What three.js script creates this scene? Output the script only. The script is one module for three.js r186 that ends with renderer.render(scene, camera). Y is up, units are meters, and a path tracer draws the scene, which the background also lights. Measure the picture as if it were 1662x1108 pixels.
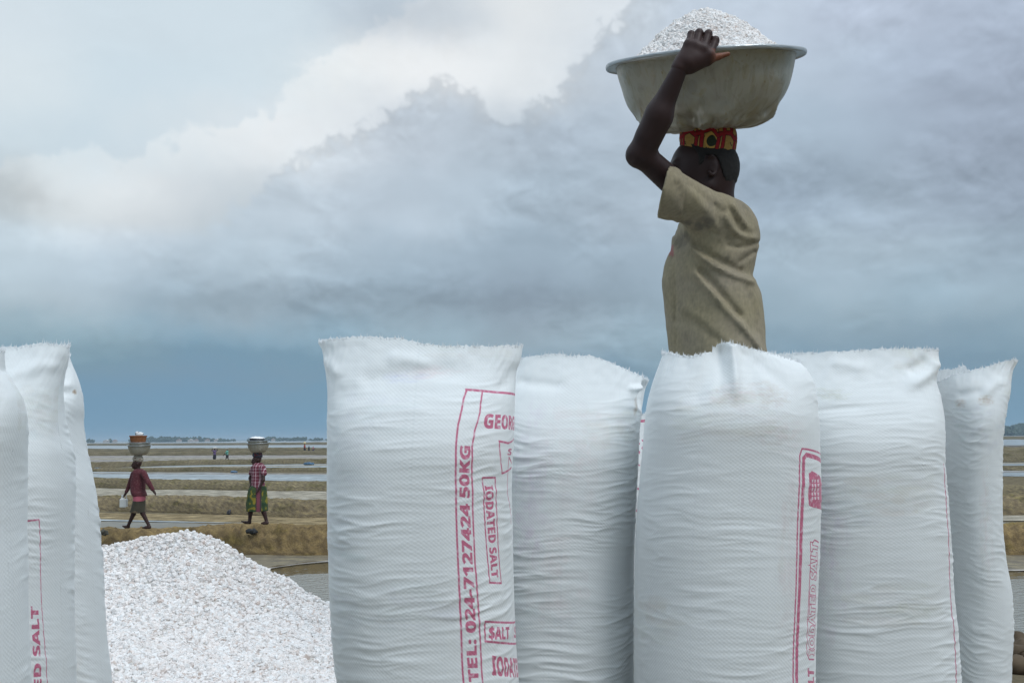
import * as THREE from 'three';
import { ImprovedNoise } from 'three/addons/math/ImprovedNoise.js';
import { mergeGeometries } from 'three/addons/utils/BufferGeometryUtils.js';

// ---------------------------------------------------------------- camera, light, exposure
const W = 1662, H = 1108, F = 1616;                     // the picture's size and focal length in its own pixels
const scene = new THREE.Scene();
const camera = new THREE.PerspectiveCamera(2 * Math.atan(H / 2 / F) * 180 / Math.PI, W / H, 0.05, 12000);
camera.position.set(0, 0.82, 0);
camera.rotation.set(5.51 * Math.PI / 180, 0, -0.48 * Math.PI / 180, 'YXZ');
camera.updateMatrixWorld();
const renderer = new THREE.WebGLRenderer({ antialias: true });
renderer.setSize(1024, 682);
renderer.toneMapping = THREE.LinearToneMapping;
renderer.toneMappingExposure = 1.0;
renderer.shadowMap.enabled = true;
const SUN_AZ = 138, SUN_EL = 48;                        // degrees; 0 is straight ahead, positive to the right
const rad = Math.PI / 180;
const sun = new THREE.DirectionalLight(0xffffff, 1.36);
sun.position.set(Math.sin(SUN_AZ * rad) * Math.cos(SUN_EL * rad), Math.sin(SUN_EL * rad), -Math.cos(SUN_AZ * rad) * Math.cos(SUN_EL * rad)).multiplyScalar(40);
sun.castShadow = true; sun.shadow.radius = 50; sun.shadow.mapSize.set(2048, 2048);
Object.assign(sun.shadow.camera, { left: -15, right: 15, top: 15, bottom: -15, near: 1, far: 120 });
scene.add(sun, sun.target);
scene.fog = new THREE.FogExp2(0xa9bdcc, 0.00028);

// ---------------------------------------------------------------- noise and small helpers
const IN = new ImprovedNoise();
const n3 = (x, y, z) => IN.noise(x + 31.7, y + 17.3, z + 53.1);
function fbm(x, y, z, oct = 4) { let s = 0, a = 0.5; for (let i = 0; i < oct; i++) { s += a * n3(x, y, z); x = x * 2.03 + 9.1; y = y * 2.03 + 4.7; z = z * 2.03 + 1.3; a *= 0.5; } return s; }
function rng(seed) { let a = seed * 2654435761 >>> 0; return () => { a = a + 0x6D2B79F5 | 0; let t = Math.imul(a ^ a >>> 15, 1 | a); t = t + Math.imul(t ^ t >>> 7, 61 | t) ^ t; return ((t ^ t >>> 14) >>> 0) / 4294967296; }; }
const clamp = (x, a = 0, b = 1) => Math.min(b, Math.max(a, x));
const sstep = (a, b, x) => { const t = clamp((x - a) / (b - a)); return t * t * (3 - 2 * t); };
const lerp = (a, b, t) => a + (b - a) * t;
const V = (x, y, z) => new THREE.Vector3(x, y, z);
const s2l = (c) => c <= 0.04045 ? c / 12.92 : Math.pow((c + 0.055) / 1.055, 2.4);
const srgb = (r, g, b) => new THREE.Color(s2l(r / 255), s2l(g / 255), s2l(b / 255));
function ray(px, py) { return V((px - W / 2) / F, -(py - H / 2) / F, -1).applyQuaternion(camera.quaternion); }
function at(px, py, d) { const r = ray(px, py); return r.multiplyScalar(d / -r.z).add(camera.position); }      // d metres ahead
function onGround(px, py, y) { const r = ray(px, py); r.y = Math.min(r.y, 0.0009 * r.z); return r.multiplyScalar((y - camera.position.y) / r.y).add(camera.position); }
function curve(pts, x) {                                 // piecewise linear table
  if (x <= pts[0][0]) return pts[0][1];
  for (let i = 1; i < pts.length; i++) if (x <= pts[i][0]) return lerp(pts[i - 1][1], pts[i][1], (x - pts[i - 1][0]) / (pts[i][0] - pts[i - 1][0]));
  return pts[pts.length - 1][1];
}
function smoothCurve(pts, x) {                           // monotone-ish cubic table
  const n = pts.length; if (x <= pts[0][0]) return pts[0][1]; if (x >= pts[n - 1][0]) return pts[n - 1][1];
  let i = 1; while (x > pts[i][0]) i++;
  const a = pts[i - 1], b = pts[i], h = b[0] - a[0], t = (x - a[0]) / h, sl = (b[1] - a[1]) / h;
  const m = (p, q, s) => { const l = (q[1] - p[1]) / (q[0] - p[0]); return l * s <= 0 ? 0 : 2 * l * s / (l + s); };
  const m0 = i > 1 ? m(pts[i - 2], a, sl) : sl, m1 = i < n - 1 ? m(b, pts[i + 1], sl) : sl;
  const t2 = t * t, t3 = t2 * t;
  return (2 * t3 - 3 * t2 + 1) * a[1] + (t3 - 2 * t2 + t) * h * m0 + (-2 * t3 + 3 * t2) * b[1] + (t3 - t2) * h * m1;
}
const names = new Map();
function numbered(n) { const k = names.get(n) ?? 0; names.set(n, k + 1); return k ? n + '_' + String(k).padStart(3, '0') : n; }
function tag(o, label, category, group, kind) { o.userData = { label }; if (category) o.userData.category = category; if (group) o.userData.group = group; if (kind) o.userData.kind = kind; return o; }
function shade(o) { o.traverse((m) => { if (m.isMesh) { m.castShadow = true; m.receiveShadow = true; } }); return o; }
function thing(name, label, category, pos, group, kind) { const g = new THREE.Group(); g.name = numbered(name); if (pos) g.position.copy(pos); tag(g, label, category, group, kind); scene.add(g); return g; }
function part(name, geo, mat, parent) { const m = new THREE.Mesh(geo, mat); m.name = name; m.castShadow = m.receiveShadow = true; parent.add(m); return m; }
function single(name, geo, mat, label, category, group, kind) { const m = new THREE.Mesh(geo, mat); m.name = numbered(name); m.castShadow = m.receiveShadow = true; tag(m, label, category, group, kind); scene.add(m); return m; }
function grid(nu, nv, fn, wrap = false) {                // fn(i / nu, j / nv) -> [x, y, z, u, v]; counter-clockwise for u right, v up
  const p = new Float32Array((nu + 1) * (nv + 1) * 3), uv = new Float32Array((nu + 1) * (nv + 1) * 2), ix = [];
  let k = 0;
  for (let j = 0; j <= nv; j++) for (let i = 0; i <= nu; i++, k++) { const q = fn(i / nu, j / nv, i, j); p[k * 3] = q[0]; p[k * 3 + 1] = q[1]; p[k * 3 + 2] = q[2]; uv[k * 2] = q[3] ?? i / nu; uv[k * 2 + 1] = q[4] ?? j / nv; }
  for (let j = 0; j < nv; j++) for (let i = 0; i < nu; i++) { const a = j * (nu + 1) + i, b = a + 1, c = a + nu + 1, d = c + 1; ix.push(a, b, d, a, d, c); }
  const g = new THREE.BufferGeometry();
  g.setAttribute('position', new THREE.BufferAttribute(p, 3)); g.setAttribute('uv', new THREE.BufferAttribute(uv, 2)); g.setIndex(ix);
  g.computeVertexNormals();
  if (wrap) { const n = g.attributes.normal; for (let j = 0; j <= nv; j++) { const a = j * (nu + 1), b = a + nu; const v = V(n.getX(a) + n.getX(b), n.getY(a) + n.getY(b), n.getZ(a) + n.getZ(b)).normalize(); n.setXYZ(a, v.x, v.y, v.z); n.setXYZ(b, v.x, v.y, v.z); } }
  return g;
}
function tintVertices(g, fn) { const p = g.attributes.position, c = new Float32Array(p.count * 3); for (let i = 0; i < p.count; i++) { const q = fn(p.getX(i), p.getY(i), p.getZ(i)); c[i * 3] = q.r; c[i * 3 + 1] = q.g; c[i * 3 + 2] = q.b; } g.setAttribute('color', new THREE.BufferAttribute(c, 3)); return g; }
function dataTex(size, fn, color) {                      // fn(u, v) -> [r, g, b] 0..255, made to tile by the caller
  const d = new Uint8Array(size * size * 4);
  for (let y = 0; y < size; y++) for (let x = 0; x < size; x++) { const c = fn(x / size, y / size), k = (y * size + x) * 4; d[k] = c[0]; d[k + 1] = c[1]; d[k + 2] = c[2]; d[k + 3] = 255; }
  const t = new THREE.DataTexture(d, size, size); t.magFilter = THREE.LinearFilter; t.minFilter = THREE.LinearMipmapLinearFilter; t.generateMipmaps = true; t.wrapS = t.wrapT = THREE.RepeatWrapping;
  if (color) t.colorSpace = THREE.SRGBColorSpace; t.needsUpdate = true; return t;
}
function tileNoise(u, v, f, z = 0, oct = 4) {            // fbm that tiles over the unit square
  const g = (x, y) => fbm(x * f, y * f, z, oct), a = u, b = v;
  return (g(a, b) * (1 - a) * (1 - b) + g(a - 1, b) * a * (1 - b) + g(a, b - 1) * (1 - a) * b + g(a - 1, b - 1) * a * b) / Math.sqrt((a * a + (1 - a) ** 2) * (b * b + (1 - b) ** 2));
}

// ---------------------------------------------------------------- sky: broken rain cloud with a brighter gap, computed by direction
// azimuth and elevation in degrees and the cloud's colour there
const CLOUD = [
  '-28 21.5 dae6ee -22 22.4 d4e2eb -15 23.2 d4e2eb -8 23.6 c6d3df -4 23.8 cdd8e2 1 23.8 e8ecee 6 23.6 d6dee5 13 23.1 c6d0db 20 22.3 bcc5d3 26 21.4 b0bac9',
  '-28 18.5 dee9ef -22 19.3 d1e1eb -15 20.0 d4e3ec -10 20.3 e6ecef -5 20.5 ebeef0 1 20.5 e6ebee 6 20.4 c4ced8 17 19.6 bcc8d4 22 19.0 b2becd 26 18.4 a6b0bf',
  '-28 15.5 d4e2ea -23 16.0 d0e0ea -19 16.5 dce6ec -15 16.8 e0e7ec -11 17.0 e2e8ec -7 17.1 ccd4dc -3 17.2 c3cdd6 3 17.2 b8c4cf 17 16.4 afbecb 22 15.9 aab7c5 26 15.3 a2adbc',
  '-28 12.5 beccd4 -24 12.8 e2e9ec -20 13.1 d4dce2 -15 13.4 c6d1d9 -8 13.7 bfcad3 -3 13.8 b5c2cc 3 13.7 acbac5 7 13.6 aebbc6 17 13.1 a0afbd 21 12.7 a4b2be 26 12.2 9aa6b4',
  '-27 9.3 c2d0d7 -22 9.7 bcc9d2 -15 10.0 b8c6cf -8 10.2 acbbc6 -1 10.3 a2b2be 6 10.1 a0b0bc 16 9.7 aabac5 21 9.4 afbec8 26 9.0 a0b0bc',
  '-27 7.1 b8c7cf -21 7.4 a5b8c4 -17 7.6 a0b1bc -13 7.7 9cadb9 -8 7.8 9fb1bd -5 7.8 98a8b4 0 7.8 94a2af 4 7.7 98a8b4 8 7.6 a0b2be 16 7.3 9eb2be 21 7.1 a0b6c3 26 6.8 a0b4c0',
  '-27 5.2 94b0bd -24 5.3 8caab9 -18 5.5 82a3b7 -12 5.6 8caabc -5 5.7 9eb7c5 2 5.6 a0b4c1 8 5.5 96afbe 16 5.3 8ca6b7 23 5.0 87a0b2 27 4.8 8ca6b6',
  '-27 3.4 6a8fa9 -18 3.5 688da8 -12 3.5 7094ac 2 3.5 7a9ab0 16 3.3 7a9ab0 25 3.0 7494aa',
  '-21 2.1 628aa6 -1 2.1 668ca8 25 1.7 6c90a8',
  '-27 0.5 6e95b1 -18 0.5 6d95b1 -12 0.4 7097b2 6 0.3 7097b2 26 0.1 6f95af',
].flatMap((s) => { const w = s.split(' '), o = []; for (let i = 0; i < w.length; i += 3) { const c = parseInt(w[i + 2], 16); o.push([+w[i], +w[i + 1], s2l((c >> 16) / 255), s2l((c >> 8 & 255) / 255), s2l((c & 255) / 255)]); } return o; });
const EDGES = ['-44,6 -36,10 -29.3,13.2 -27.7,14.2 -26.8,14.2 -25.1,14.7 -23.1,15.6 -21.7,14.9 -20.4,15.4 -18.9,16.6 -18.1,17.2 -16.9,16.9 -15.2,17.4 -13.5,18.7 -12.5,20.2 -9.7,22.0 -6.8,23.4 -4.6,25.7 2,34', '-24,6 -18.4,9.9 -15.1,13.4 -12.8,15.2 -10.7,16.3 -8.2,17.9 -6.5,19.0 -5.0,19.8 -3.4,20.3 -2.1,20.0 -1.6,18.3 0.1,17.9 1.5,18.6 2.8,19.5 3.8,20.8 5.1,22.1 6.7,23.6 8.6,25.4 16,34']
  .map((s) => s.split(' ').map((p) => p.split(',').map(Number)));
function edgeDist(pts, x, y) {                           // signed: positive below / right of the cloud's edge
  let best = 1e9, sign = 1;
  for (let i = 1; i < pts.length; i++) {
    const [ax, ay] = pts[i - 1], [bx, by] = pts[i], dx = bx - ax, dy = by - ay, t = clamp(((x - ax) * dx + (y - ay) * dy) / (dx * dx + dy * dy)), ex = x - ax - dx * t, ey = y - ay - dy * t, q = ex * ex + ey * ey;
    if (q < best) { best = q; sign = dx * ey - dy * ex < 0 ? 1 : -1; }
  }
  return sign * Math.sqrt(best);
}
// heaps of cloud: density, and the light that falls on their upper sides
const heap = (x, y) => { let s = 0, a = 0.5, f = 1; for (let i = 0; i < 5; i++) { s += a * (0.55 - Math.abs(n3(x * f + i * 7.3, y * f, 2.7 + i))); f *= 2.1; a *= 0.52; } return s; };
// [azimuth, elevation, width, height, change of brightness] of single banks and gaps in the cloud
const BANKS = [[0, 7.9, 9, 0.9, -0.13], [-12, 8.0, 6, 0.7, -0.10], [-17, 7.4, 3, 0.5, -0.06], [18, 14.2, 6, 1.2, -0.10], [27, 14, 4, 1.6, -0.09], [20, 11.5, 4, 1.3, 0.10], [24, 17.5, 5, 1.6, -0.05], [-20, 6.2, 9, 0.5, 0.05], [6.5, 6.4, 2.2, 0.6, 0.10], [-8, 5.9, 6, 0.4, 0.06], [-27.3, 12.9, 1.8, 1.2, -0.2], [-22.5, 13.5, 3, 1, 0.06], [-5.5, 23.4, 4.5, 1.3, -0.12], [11, 12, 3, 2, 0.06], [-6, 12, 5, 1.2, 0.05], [-2, 14.5, 3, 1, 0.05], [24, 7.6, 5, 0.7, 0.07], [14, 5.2, 5, 0.6, -0.06], [-18, 3.7, 10, 0.8, -0.15], [2, 3.4, 14, 0.7, -0.10], [-21, 4.9, 5, 0.35, -0.07], [-13, 5.5, 3, 0.3, 0.05], [24, 3.6, 6, 0.5, -0.08], [-24, 10.3, 4, 0.7, 0.08], [-20, 8.8, 5, 0.6, 0.06], [-12, 10.8, 5, 0.9, 0.04]];
const FAR_SKY = [[0, 112, 150, 177], [2.5, 108, 145, 171], [7, 152, 174, 188], [14, 178, 192, 203], [24, 190, 208, 222], [45, 214, 229, 242], [90, 230, 243, 255]];
{
  const sw = 4096, sh = 2048, px = new Float32Array(sw * sh * 4), gain = (el) => 1 + 0.55 * sstep(28, 75, el);
  for (let j = 0; j < sh; j++) for (let i = 0; i < sw; i++) {
    const th = ((i + 0.5) / sw - 0.5) * 2 * Math.PI, el = ((j + 0.5) / sh - 0.5) * 180, ce = Math.cos(el * rad);
    const dx = Math.cos(th) * ce, dy = Math.sin(el * rad), dz = Math.sin(th) * ce, k = (j * sw + i) * 4;
    px[k + 3] = 1;
    if (el < -3) { px[k] = 0.09; px[k + 1] = 0.1; px[k + 2] = 0.1; continue; }
    const az = Math.atan2(dx, -dz) / rad, e = Math.max(el, 0);
    let c = [1, 2, 3].map((q) => s2l(smoothCurve(FAR_SKY.map((r) => [r[0], r[q]]), e) / 255));
    const big = fbm(dx * 2.2, dy * 4.5, dz * 2.2, 5), g0 = gain(e) * (1 + 0.55 * big * sstep(3, 14, e));
    c = c.map((v) => v * g0);
    if (Math.abs(az) < 46 && e < 38) {
      const wx = az + 2.4 * fbm(az * 0.16, e * 0.2, 3.3, 5) + 0.5 * fbm(az * 0.9, e * 1.1, 7.7, 4), wy = e + (1.7 * fbm(az * 0.16, e * 0.22, 13.3, 5) + 0.4 * fbm(az * 0.9, e * 1.1, 17.7, 4)) * sstep(0, 6, e);
      let s = 0.03, r = c[0] * s, g = c[1] * s, b = c[2] * s;
      for (const p of CLOUD) { const ux = (wx - p[0]) / 3.2, uy = (wy - p[1]) / (p[1] < 3 ? 1.0 : p[1] < 7 ? 1.25 : 1.6), w = Math.exp(-(ux * ux + uy * uy) * 0.8); s += w; r += w * p[2]; g += w * p[3]; b += w * p[4]; }
      r /= s; g /= s; b /= s;
      const bil = 0.8 * (0.4 - Math.abs(n3(az * 0.8, e * 0.8, 3.1)) - 0.5 * Math.abs(n3(az * 1.7, e * 1.7, 5.1)) - 0.25 * Math.abs(n3(az * 3.5, e * 3.5, 7.1))), bx = 1.3 * fbm(az * 0.5, e * 0.5, 40.1, 5) + 0.6 * bil, by = 1.3 * fbm(az * 0.5, e * 0.5, 60.1, 5) - bil;
      const dA = edgeDist(EDGES[0], az + bx, e + by), dB = edgeDist(EDGES[1], az + bx * 1.2, e + by * 1.2);
      const t = fbm(az * 0.3, e * 0.45, 21.3, 5);
      const grey = sstep(-0.4, 0.8, Math.max(dB, -e + 11.5)), hi = e + 9 * Math.log(1 + e / 6);
      const qx = az * 0.15, qy = hi * 0.165, wxx = qx + 0.35 * fbm(qx * 1.3, qy * 1.3, 9.1, 3), lit = heap(wxx, qy) - heap(wxx + 0.05, qy + 0.13), lit2 = heap(wxx * 2.7 + 5, qy * 2.7) - heap(wxx * 2.7 + 5.06, qy * 2.7 + 0.15);
      let banks = 0; for (const k of BANKS) { const ux = (az + bx * 1.5 - k[0]) / k[2], uy = (e + by * 0.8 - k[1]) / k[3], w = ux * ux + uy * uy; if (w < 6) banks += k[4] * Math.exp(-w); }
      const fine = 1 + banks + (0.12 * t + (0.55 * clamp(lit, -0.16, 0.2) + 0.22 * clamp(lit2, -0.15, 0.15)) * sstep(-0.22, 0.25, fbm(az * 0.11, e * 0.16, 77.7, 3)) * 1.25) * sstep(0.8, 6, e) * lerp(0.12, 1, grey);
      const win = sstep(40, 27, Math.abs(az)) * sstep(36, 26, e);
      const a = win * (sstep(-0.3, 0.4, dA) * Math.exp(-Math.max(dA, 0) / 2.2) * sstep(1.5, -0.5, dB) - 0.35 * sstep(-2.5, 0, dA) * sstep(0.3, -0.1, dA));
      const d = win * (sstep(-0.3, 0.45, dB) * Math.exp(-Math.max(dB, 0) / 2.0) - 0.5 * sstep(0.3, -0.2, dB) * Math.exp(Math.min(dB, 0) / 3)) * sstep(12, 17, e);
      const m = 0.965 * fine * (1 - 0.2 * d), inn = sstep(46, 32, Math.abs(az)) * sstep(38, 28, e);
      const cool = sstep(5, 9, e) * grey; c = [r * m * (1 + 0.11 * a), g * m * (1 + 0.075 * a) * (1 + 0.035 * cool), b * m * (1 + 0.05 * a) * (1 + 0.075 * cool)].map((v, q) => lerp(c[q], v, inn));
    }
    px[k] = c[0]; px[k + 1] = c[1]; px[k + 2] = c[2];
  }
  const sky = new THREE.DataTexture(px, sw, sh, THREE.RGBAFormat, THREE.FloatType);
  sky.mapping = THREE.EquirectangularReflectionMapping; sky.magFilter = THREE.LinearFilter; sky.needsUpdate = true;
  scene.background = sky; scene.environment = sky;
}

// ---------------------------------------------------------------- ground
const PAN = -1.9;                                        // height of the pan floor; the sacks stand on a bank at height 0
const bankEdge = (x) => curve([[-0.7, 4.75], [1.3, 3.5], [3, 3.6]], x) + 0.16 * n3(x * 1.7, 2.2, 0);
function groundY(x, z) {
  const back = Math.max(Math.abs(x) - 9, 0), t = sstep(0, 1.9, Math.max(-z - bankEdge(x), back));
  return lerp(0.02 * fbm(x * 2, 1, z * 2) + 0.012 * fbm(x * 9, 1, z * 9), PAN + 0.02 * fbm(x * 0.8, 3, z * 0.8) - 0.005, t);
}
const earthTex = dataTex(512, (u, v) => {
  const a = tileNoise(u, v, 6, 1, 5), b = tileNoise(u, v, 30, 2, 3), c = tileNoise(u, v, 90, 4, 2), k = 1 + 0.45 * a + 0.22 * b + 0.2 * c;
  return [Math.min(255, 124 * k), Math.min(255, 114 * k), Math.min(255, (95 - 12 * a) * k)];
}, true);
const earthBump = dataTex(512, (u, v) => { const h = clamp(0.5 + 0.8 * tileNoise(u, v, 10, 11, 5) + 0.3 * tileNoise(u, v, 60, 12, 2)) * 255; return [h, h, h]; });
const mud = new THREE.MeshPhysicalMaterial({ specularIntensity: 0, map: earthTex, bumpMap: earthBump, bumpScale: 0.03, roughness: 0.8, color: srgb(225, 226, 225) });
{
  const nr = 380, na = 320, R = (v) => 0.25 * Math.exp(v * Math.log(9000 / 0.25));
  const g = grid(na, nr, (u, v) => { const r = R(v), a = (0.5 - u) * 2 * Math.PI, x = -Math.sin(a) * r, z = -Math.cos(a) * r; return [x, groundY(x, z), z, x / 2.3, z / 2.3]; });
  single('ground', g, mud, 'brown muddy ground of the salt works reaching to the horizon', 'ground', null, 'structure');
}
// flat sheets on the pan floor between two edges given in picture pixels, with uneven borders
function sheet(name, label, far, near, mat, lift, uvScale = 1, wob = 1) {
  const nu = 150, nv = 6, x0 = -350, x1 = 2050;
  const g = grid(nu, nv, (u, v) => {
    const px = lerp(x0, x1, u), ex = px < 0 ? -0.0084 * px : px > 1640 ? -0.0084 * (px - 1640) : 0, yF = curve(far, px) + ex, yN = curve(near, px) + ex, w = Math.min(yN - yF, 14) * 0.22 * wob;
    const py = lerp(yN + w * fbm(px * 0.012, 5, yN), yF + w * fbm(px * 0.012, 9, yF), v), p = onGround(px, py, PAN + lift);
    return [p.x, p.y, p.z, p.x / uvScale, p.z / uvScale];
  });
  return single(name, g, mat, label, name.includes('water') ? 'water' : 'salt flat', null, 'structure');
}
const rippleBump = dataTex(512, (u, v) => { const h = clamp(0.5 + 0.9 * tileNoise(u, v, 8, 31, 4)) * 255; return [h, h, h]; });
const waterTex = dataTex(512, (u, v) => { const a = tileNoise(u, v, 4, 81, 5), b = tileNoise(u, v, 16, 82, 3), k = 1 + 0.9 * sstep(-0.05, 0.35, a) * 0.35 - 0.5 * sstep(0.02, 0.3, b) * 0.6; return [Math.min(255, 132 * k), Math.min(255, 140 * k), Math.min(255, 144 * k)]; }, true);
const water = new THREE.MeshStandardMaterial({ map: waterTex, color: 0xffffff, roughness: 0.38, metalness: 0.0, bumpMap: rippleBump, bumpScale: 0.03 });
const wetMud = new THREE.MeshStandardMaterial({ map: earthTex, color: srgb(205, 207, 207), roughness: 0.3, bumpMap: rippleBump, bumpScale: 0.02 });
const greyTex = dataTex(256, (u, v) => { const k = 1 + 0.55 * tileNoise(u, v, 5, 71, 5) + 0.3 * tileNoise(u, v, 40, 72, 2); return [Math.min(255, 152 * k), Math.min(255, 147 * k), Math.min(255, 136 * k)]; }, true);
const dryMud = new THREE.MeshPhysicalMaterial({ specularIntensity: 0, map: greyTex, color: srgb(250, 248, 244), roughness: 0.9, bumpMap: earthBump, bumpScale: 0.02 });
const tanMud = dryMud.clone(); tanMud.color = srgb(222, 206, 176);
const saltCrustTex = dataTex(512, (u, v) => { const a = tileNoise(u, v, 5, 41, 5), b = tileNoise(u, v, 40, 42, 3), k = clamp(0.82 + 0.5 * a + 0.25 * b, 0.3, 1); return [172 * k, 166 * k, 160 * k]; }, true);
const saltCrust = new THREE.MeshPhysicalMaterial({ specularIntensity: 0.05, map: saltCrustTex, roughness: 0.75 });
const L = (...a) => { const o = []; for (let i = 0; i < a.length; i += 2) o.push([a[i], a[i + 1]]); return o; };
sheet('shallow_water', 'far pale sheet of water below the tree line', L(0, 716.5, 530, 714.6, 1640, 705.6), L(0, 720, 530, 718, 1640, 707.5), water, 0.02, 40);
sheet('shallow_water', 'long thin pale pan of water beyond the olive double bund', L(0, 724, 530, 722, 1640, 713.5), L(0, 728.5, 530, 727, 1640, 722.5), water, 0.02, 20);
sheet('salt_flat', 'grey white salt crusted pan floor where two far walkers pass', L(0, 740, 530, 738.5, 1640, 742.5), L(0, 753, 530, 746.5, 1640, 745), saltCrust, 0.03, 6);
sheet('salt_flat', 'thin pinkish brown crusted strip beyond the far water', L(0, 722.5, 530, 720.5, 1640, 723), L(0, 724.5, 530, 722.5, 1640, 727), saltCrust, 0.012, 6);
sheet('shallow_water', 'narrow grey pan of water behind the low thin bund', L(0, 757, 530, 753, 1640, 750.5), L(0, 765, 530, 760, 1640, 755.5), water, 0.02, 10);
sheet('shallow_water', 'pale blue pan of water in front of the low thin bund', L(0, 765, 530, 768, 1640, 764), L(0, 779, 530, 780, 1640, 773), water, 0.02, 8);
sheet('salt_flat', 'white salt line edging the pale blue water pan', L(0, 767.8, 150, 767, 530, 768, 1640, 764.5), L(0, 769.5, 150, 768.6, 530, 770, 1640, 766), saltCrust, 0.03, 4);
sheet('dry_mud_flat', 'grey tan mud flat between the two olive bunds', L(0, 791, 530, 797, 1640, 823), L(0, 808, 530, 813, 1640, 845), dryMud, 0.012, 3);
sheet('shallow_water', 'thin streak of water at the foot of the tan bund', L(0, 808.6, 240, 806.8, 400, 806.6, 530, 811.5, 1640, 848), L(0, 809, 240, 808.8, 330, 808.3, 530, 813, 1640, 878), water, 0.03, 5, 0.5);
sheet('dry_mud_flat', 'tan mud path behind the two walking women', L(0, 829, 530, 838, 1640, 878), L(0, 846, 530, 862, 1640, 886), tanMud, 0.012, 3);
sheet('shallow_water', 'bright water streak behind the walking women', L(0, 840, 160, 842.5, 250, 844.5, 340, 847, 420, 848.6, 530, 851, 1640, 884), L(0, 842.6, 160, 845, 250, 846.6, 340, 848, 380, 848.4, 420, 848.6, 530, 851, 1640, 884), water, 0.03, 5, 0.4);
sheet('wet_mud_flat', 'dark wet mud around the feet of the left woman', L(0, 844, 160, 846, 250, 847.5, 340, 849, 390, 850, 530, 853, 1640, 888), L(0, 872, 250, 868, 330, 858, 390, 850, 530, 853, 1640, 888), wetMud, 0.02, 2.5);
sheet('shallow_water', 'still brown strip of water below the near bund', L(0, 931, 420, 922, 480, 914, 530, 909, 1640, 925), L(0, 948, 420, 945, 480, 938, 530, 936, 1640, 950), new THREE.MeshStandardMaterial({ color: srgb(92, 84, 66), roughness: 0.07, bumpMap: rippleBump, bumpScale: 0.006 }), 0.03, 2);
sheet('wet_mud_flat', 'rippled wet grey mud right of the salt pile', L(0, 944, 420, 941, 480, 933, 530, 930, 1640, 940), L(0, 1130, 530, 1130, 1640, 1130), new THREE.MeshStandardMaterial({ color: srgb(132, 132, 126), roughness: 0.2, bumpMap: rippleBump, bumpScale: 0.05 }), 0.036, 1.1);
sheet('salt_flat', 'thin white salt line curving along the wet mud edge', L(0, 932, 430, 922, 480, 914.5, 530, 909, 1640, 924), L(0, 934, 430, 923.6, 480, 916, 530, 911.5, 1640, 926), saltCrust, 0.045, 2, 0.3);
sheet('salt_flat', 'pale crust strip below the far low mounds', L(0, 728.6, 530, 727.2, 1640, 723), L(0, 730.5, 530, 729, 1640, 727), saltCrust, 0.012, 5);
sheet('dry_mud_flat', 'brown grey strip along the middle of the crusted pan', L(0, 744, 530, 742.4, 1640, 743.5), L(0, 746.5, 530, 743.8, 1640, 744.2), dryMud, 0.045, 3);
sheet('dry_mud_flat', 'grey strip in front of the dark olive bund', L(0, 761, 300, 757.5, 530, 754, 1640, 751), L(0, 763, 300, 759.5, 530, 755.5, 1640, 752.5), dryMud, 0.034, 3);
sheet('dry_mud_flat', 'grey muddy shelf in front of the near tan bund', L(0, 900, 530, 900, 1640, 900), L(0, 936, 420, 927, 480, 917, 530, 911, 1640, 927), new THREE.MeshStandardMaterial({ map: earthTex, color: srgb(235, 235, 232), roughness: 0.7, bumpMap: earthBump, bumpScale: 0.02 }), 0.022, 2);
// bunds: earth banks swept along their foot line
const bundMat = new THREE.MeshPhysicalMaterial({ specularIntensity: 0, map: earthTex, bumpMap: earthBump, bumpScale: 0.014, roughness: 0.95, vertexColors: true });
function bund(label, foot, h, w, tone, seed, rough = 1) {
  const P = []; for (let px = -500; px <= 2200; px += 20) P.push(onGround(px, smoothCurve(foot, px) + (px < 0 ? -0.0084 * px : px > 1640 ? -0.0084 * (px - 1640) : 0), PAN));
  const z0 = -P[35].z, step = Math.max(0.06, z0 * 0.0032), C = new THREE.CatmullRomCurve3(P, false, 'catmullrom', 0.2), n = Math.min(900, Math.ceil(C.getLength() / step)), m = 44;
  const S = []; for (let i = 0; i <= n; i++) S.push(C.getPointAt(i / n));
  const g = grid(n, m, (u, v, i) => {
    const c = S[i], t = v * 2 - 1, s = Math.sign(t) * (1 - (1 - Math.abs(t)) ** 2.3), x = c.x, hh = h * (1 + 0.45 * fbm(x / (w * 3), seed, 1, 3) + 0.12 * fbm(x / (w * 0.8), seed, 6, 3));
    const prof = Math.pow(1 - Math.pow(Math.abs(s), 4.2), 0.9), furrow = 0.16 * h * sstep(-0.15, -0.5, s) * Math.min(1, 6 * (1 + s)) * (1 - Math.abs(n3(x / (h * 0.22) + v * 6, seed, 4)) * 2.2), lump = furrow + rough * h * (0.2 * fbm(x / (h * 0.7), v * 3, seed, 4) + 0.11 * fbm(x / (h * 0.2), v * 12, seed + 3, 3)) * Math.min(1, 4 * (1 - Math.abs(s)));
    return [x, PAN - 0.05 + 0.05 * 1 + prof * hh + lump - (Math.abs(s) > 0.99 ? 0.06 : 0), c.z - w / 2 * (s + 1) + lump * 0.5 + w * 0.32 * fbm(x / (w * 1.3), seed + 8, 2, 3), x / 1.1, (v * (w + 2 * h) + c.z) / 1.1];
  });
  const q = V(...tone);
  tintVertices(g, (x, y, z) => { const k = 1 + 0.5 * fbm(x / 2.2, y * 1.5, z / 2.2 + seed, 4), d = sstep(0.05, 0.3, fbm(x / 0.9, y * 3, z / 0.9 + seed * 3, 4)); return new THREE.Color(q.x * k * lerp(1, 0.75, d), q.y * k * lerp(1, 0.78, d), q.z * k * lerp(1, 0.66, d)); });
  return single('earth_bund', g, bundMat, label, 'earth bund', null, 'structure');
}
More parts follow.
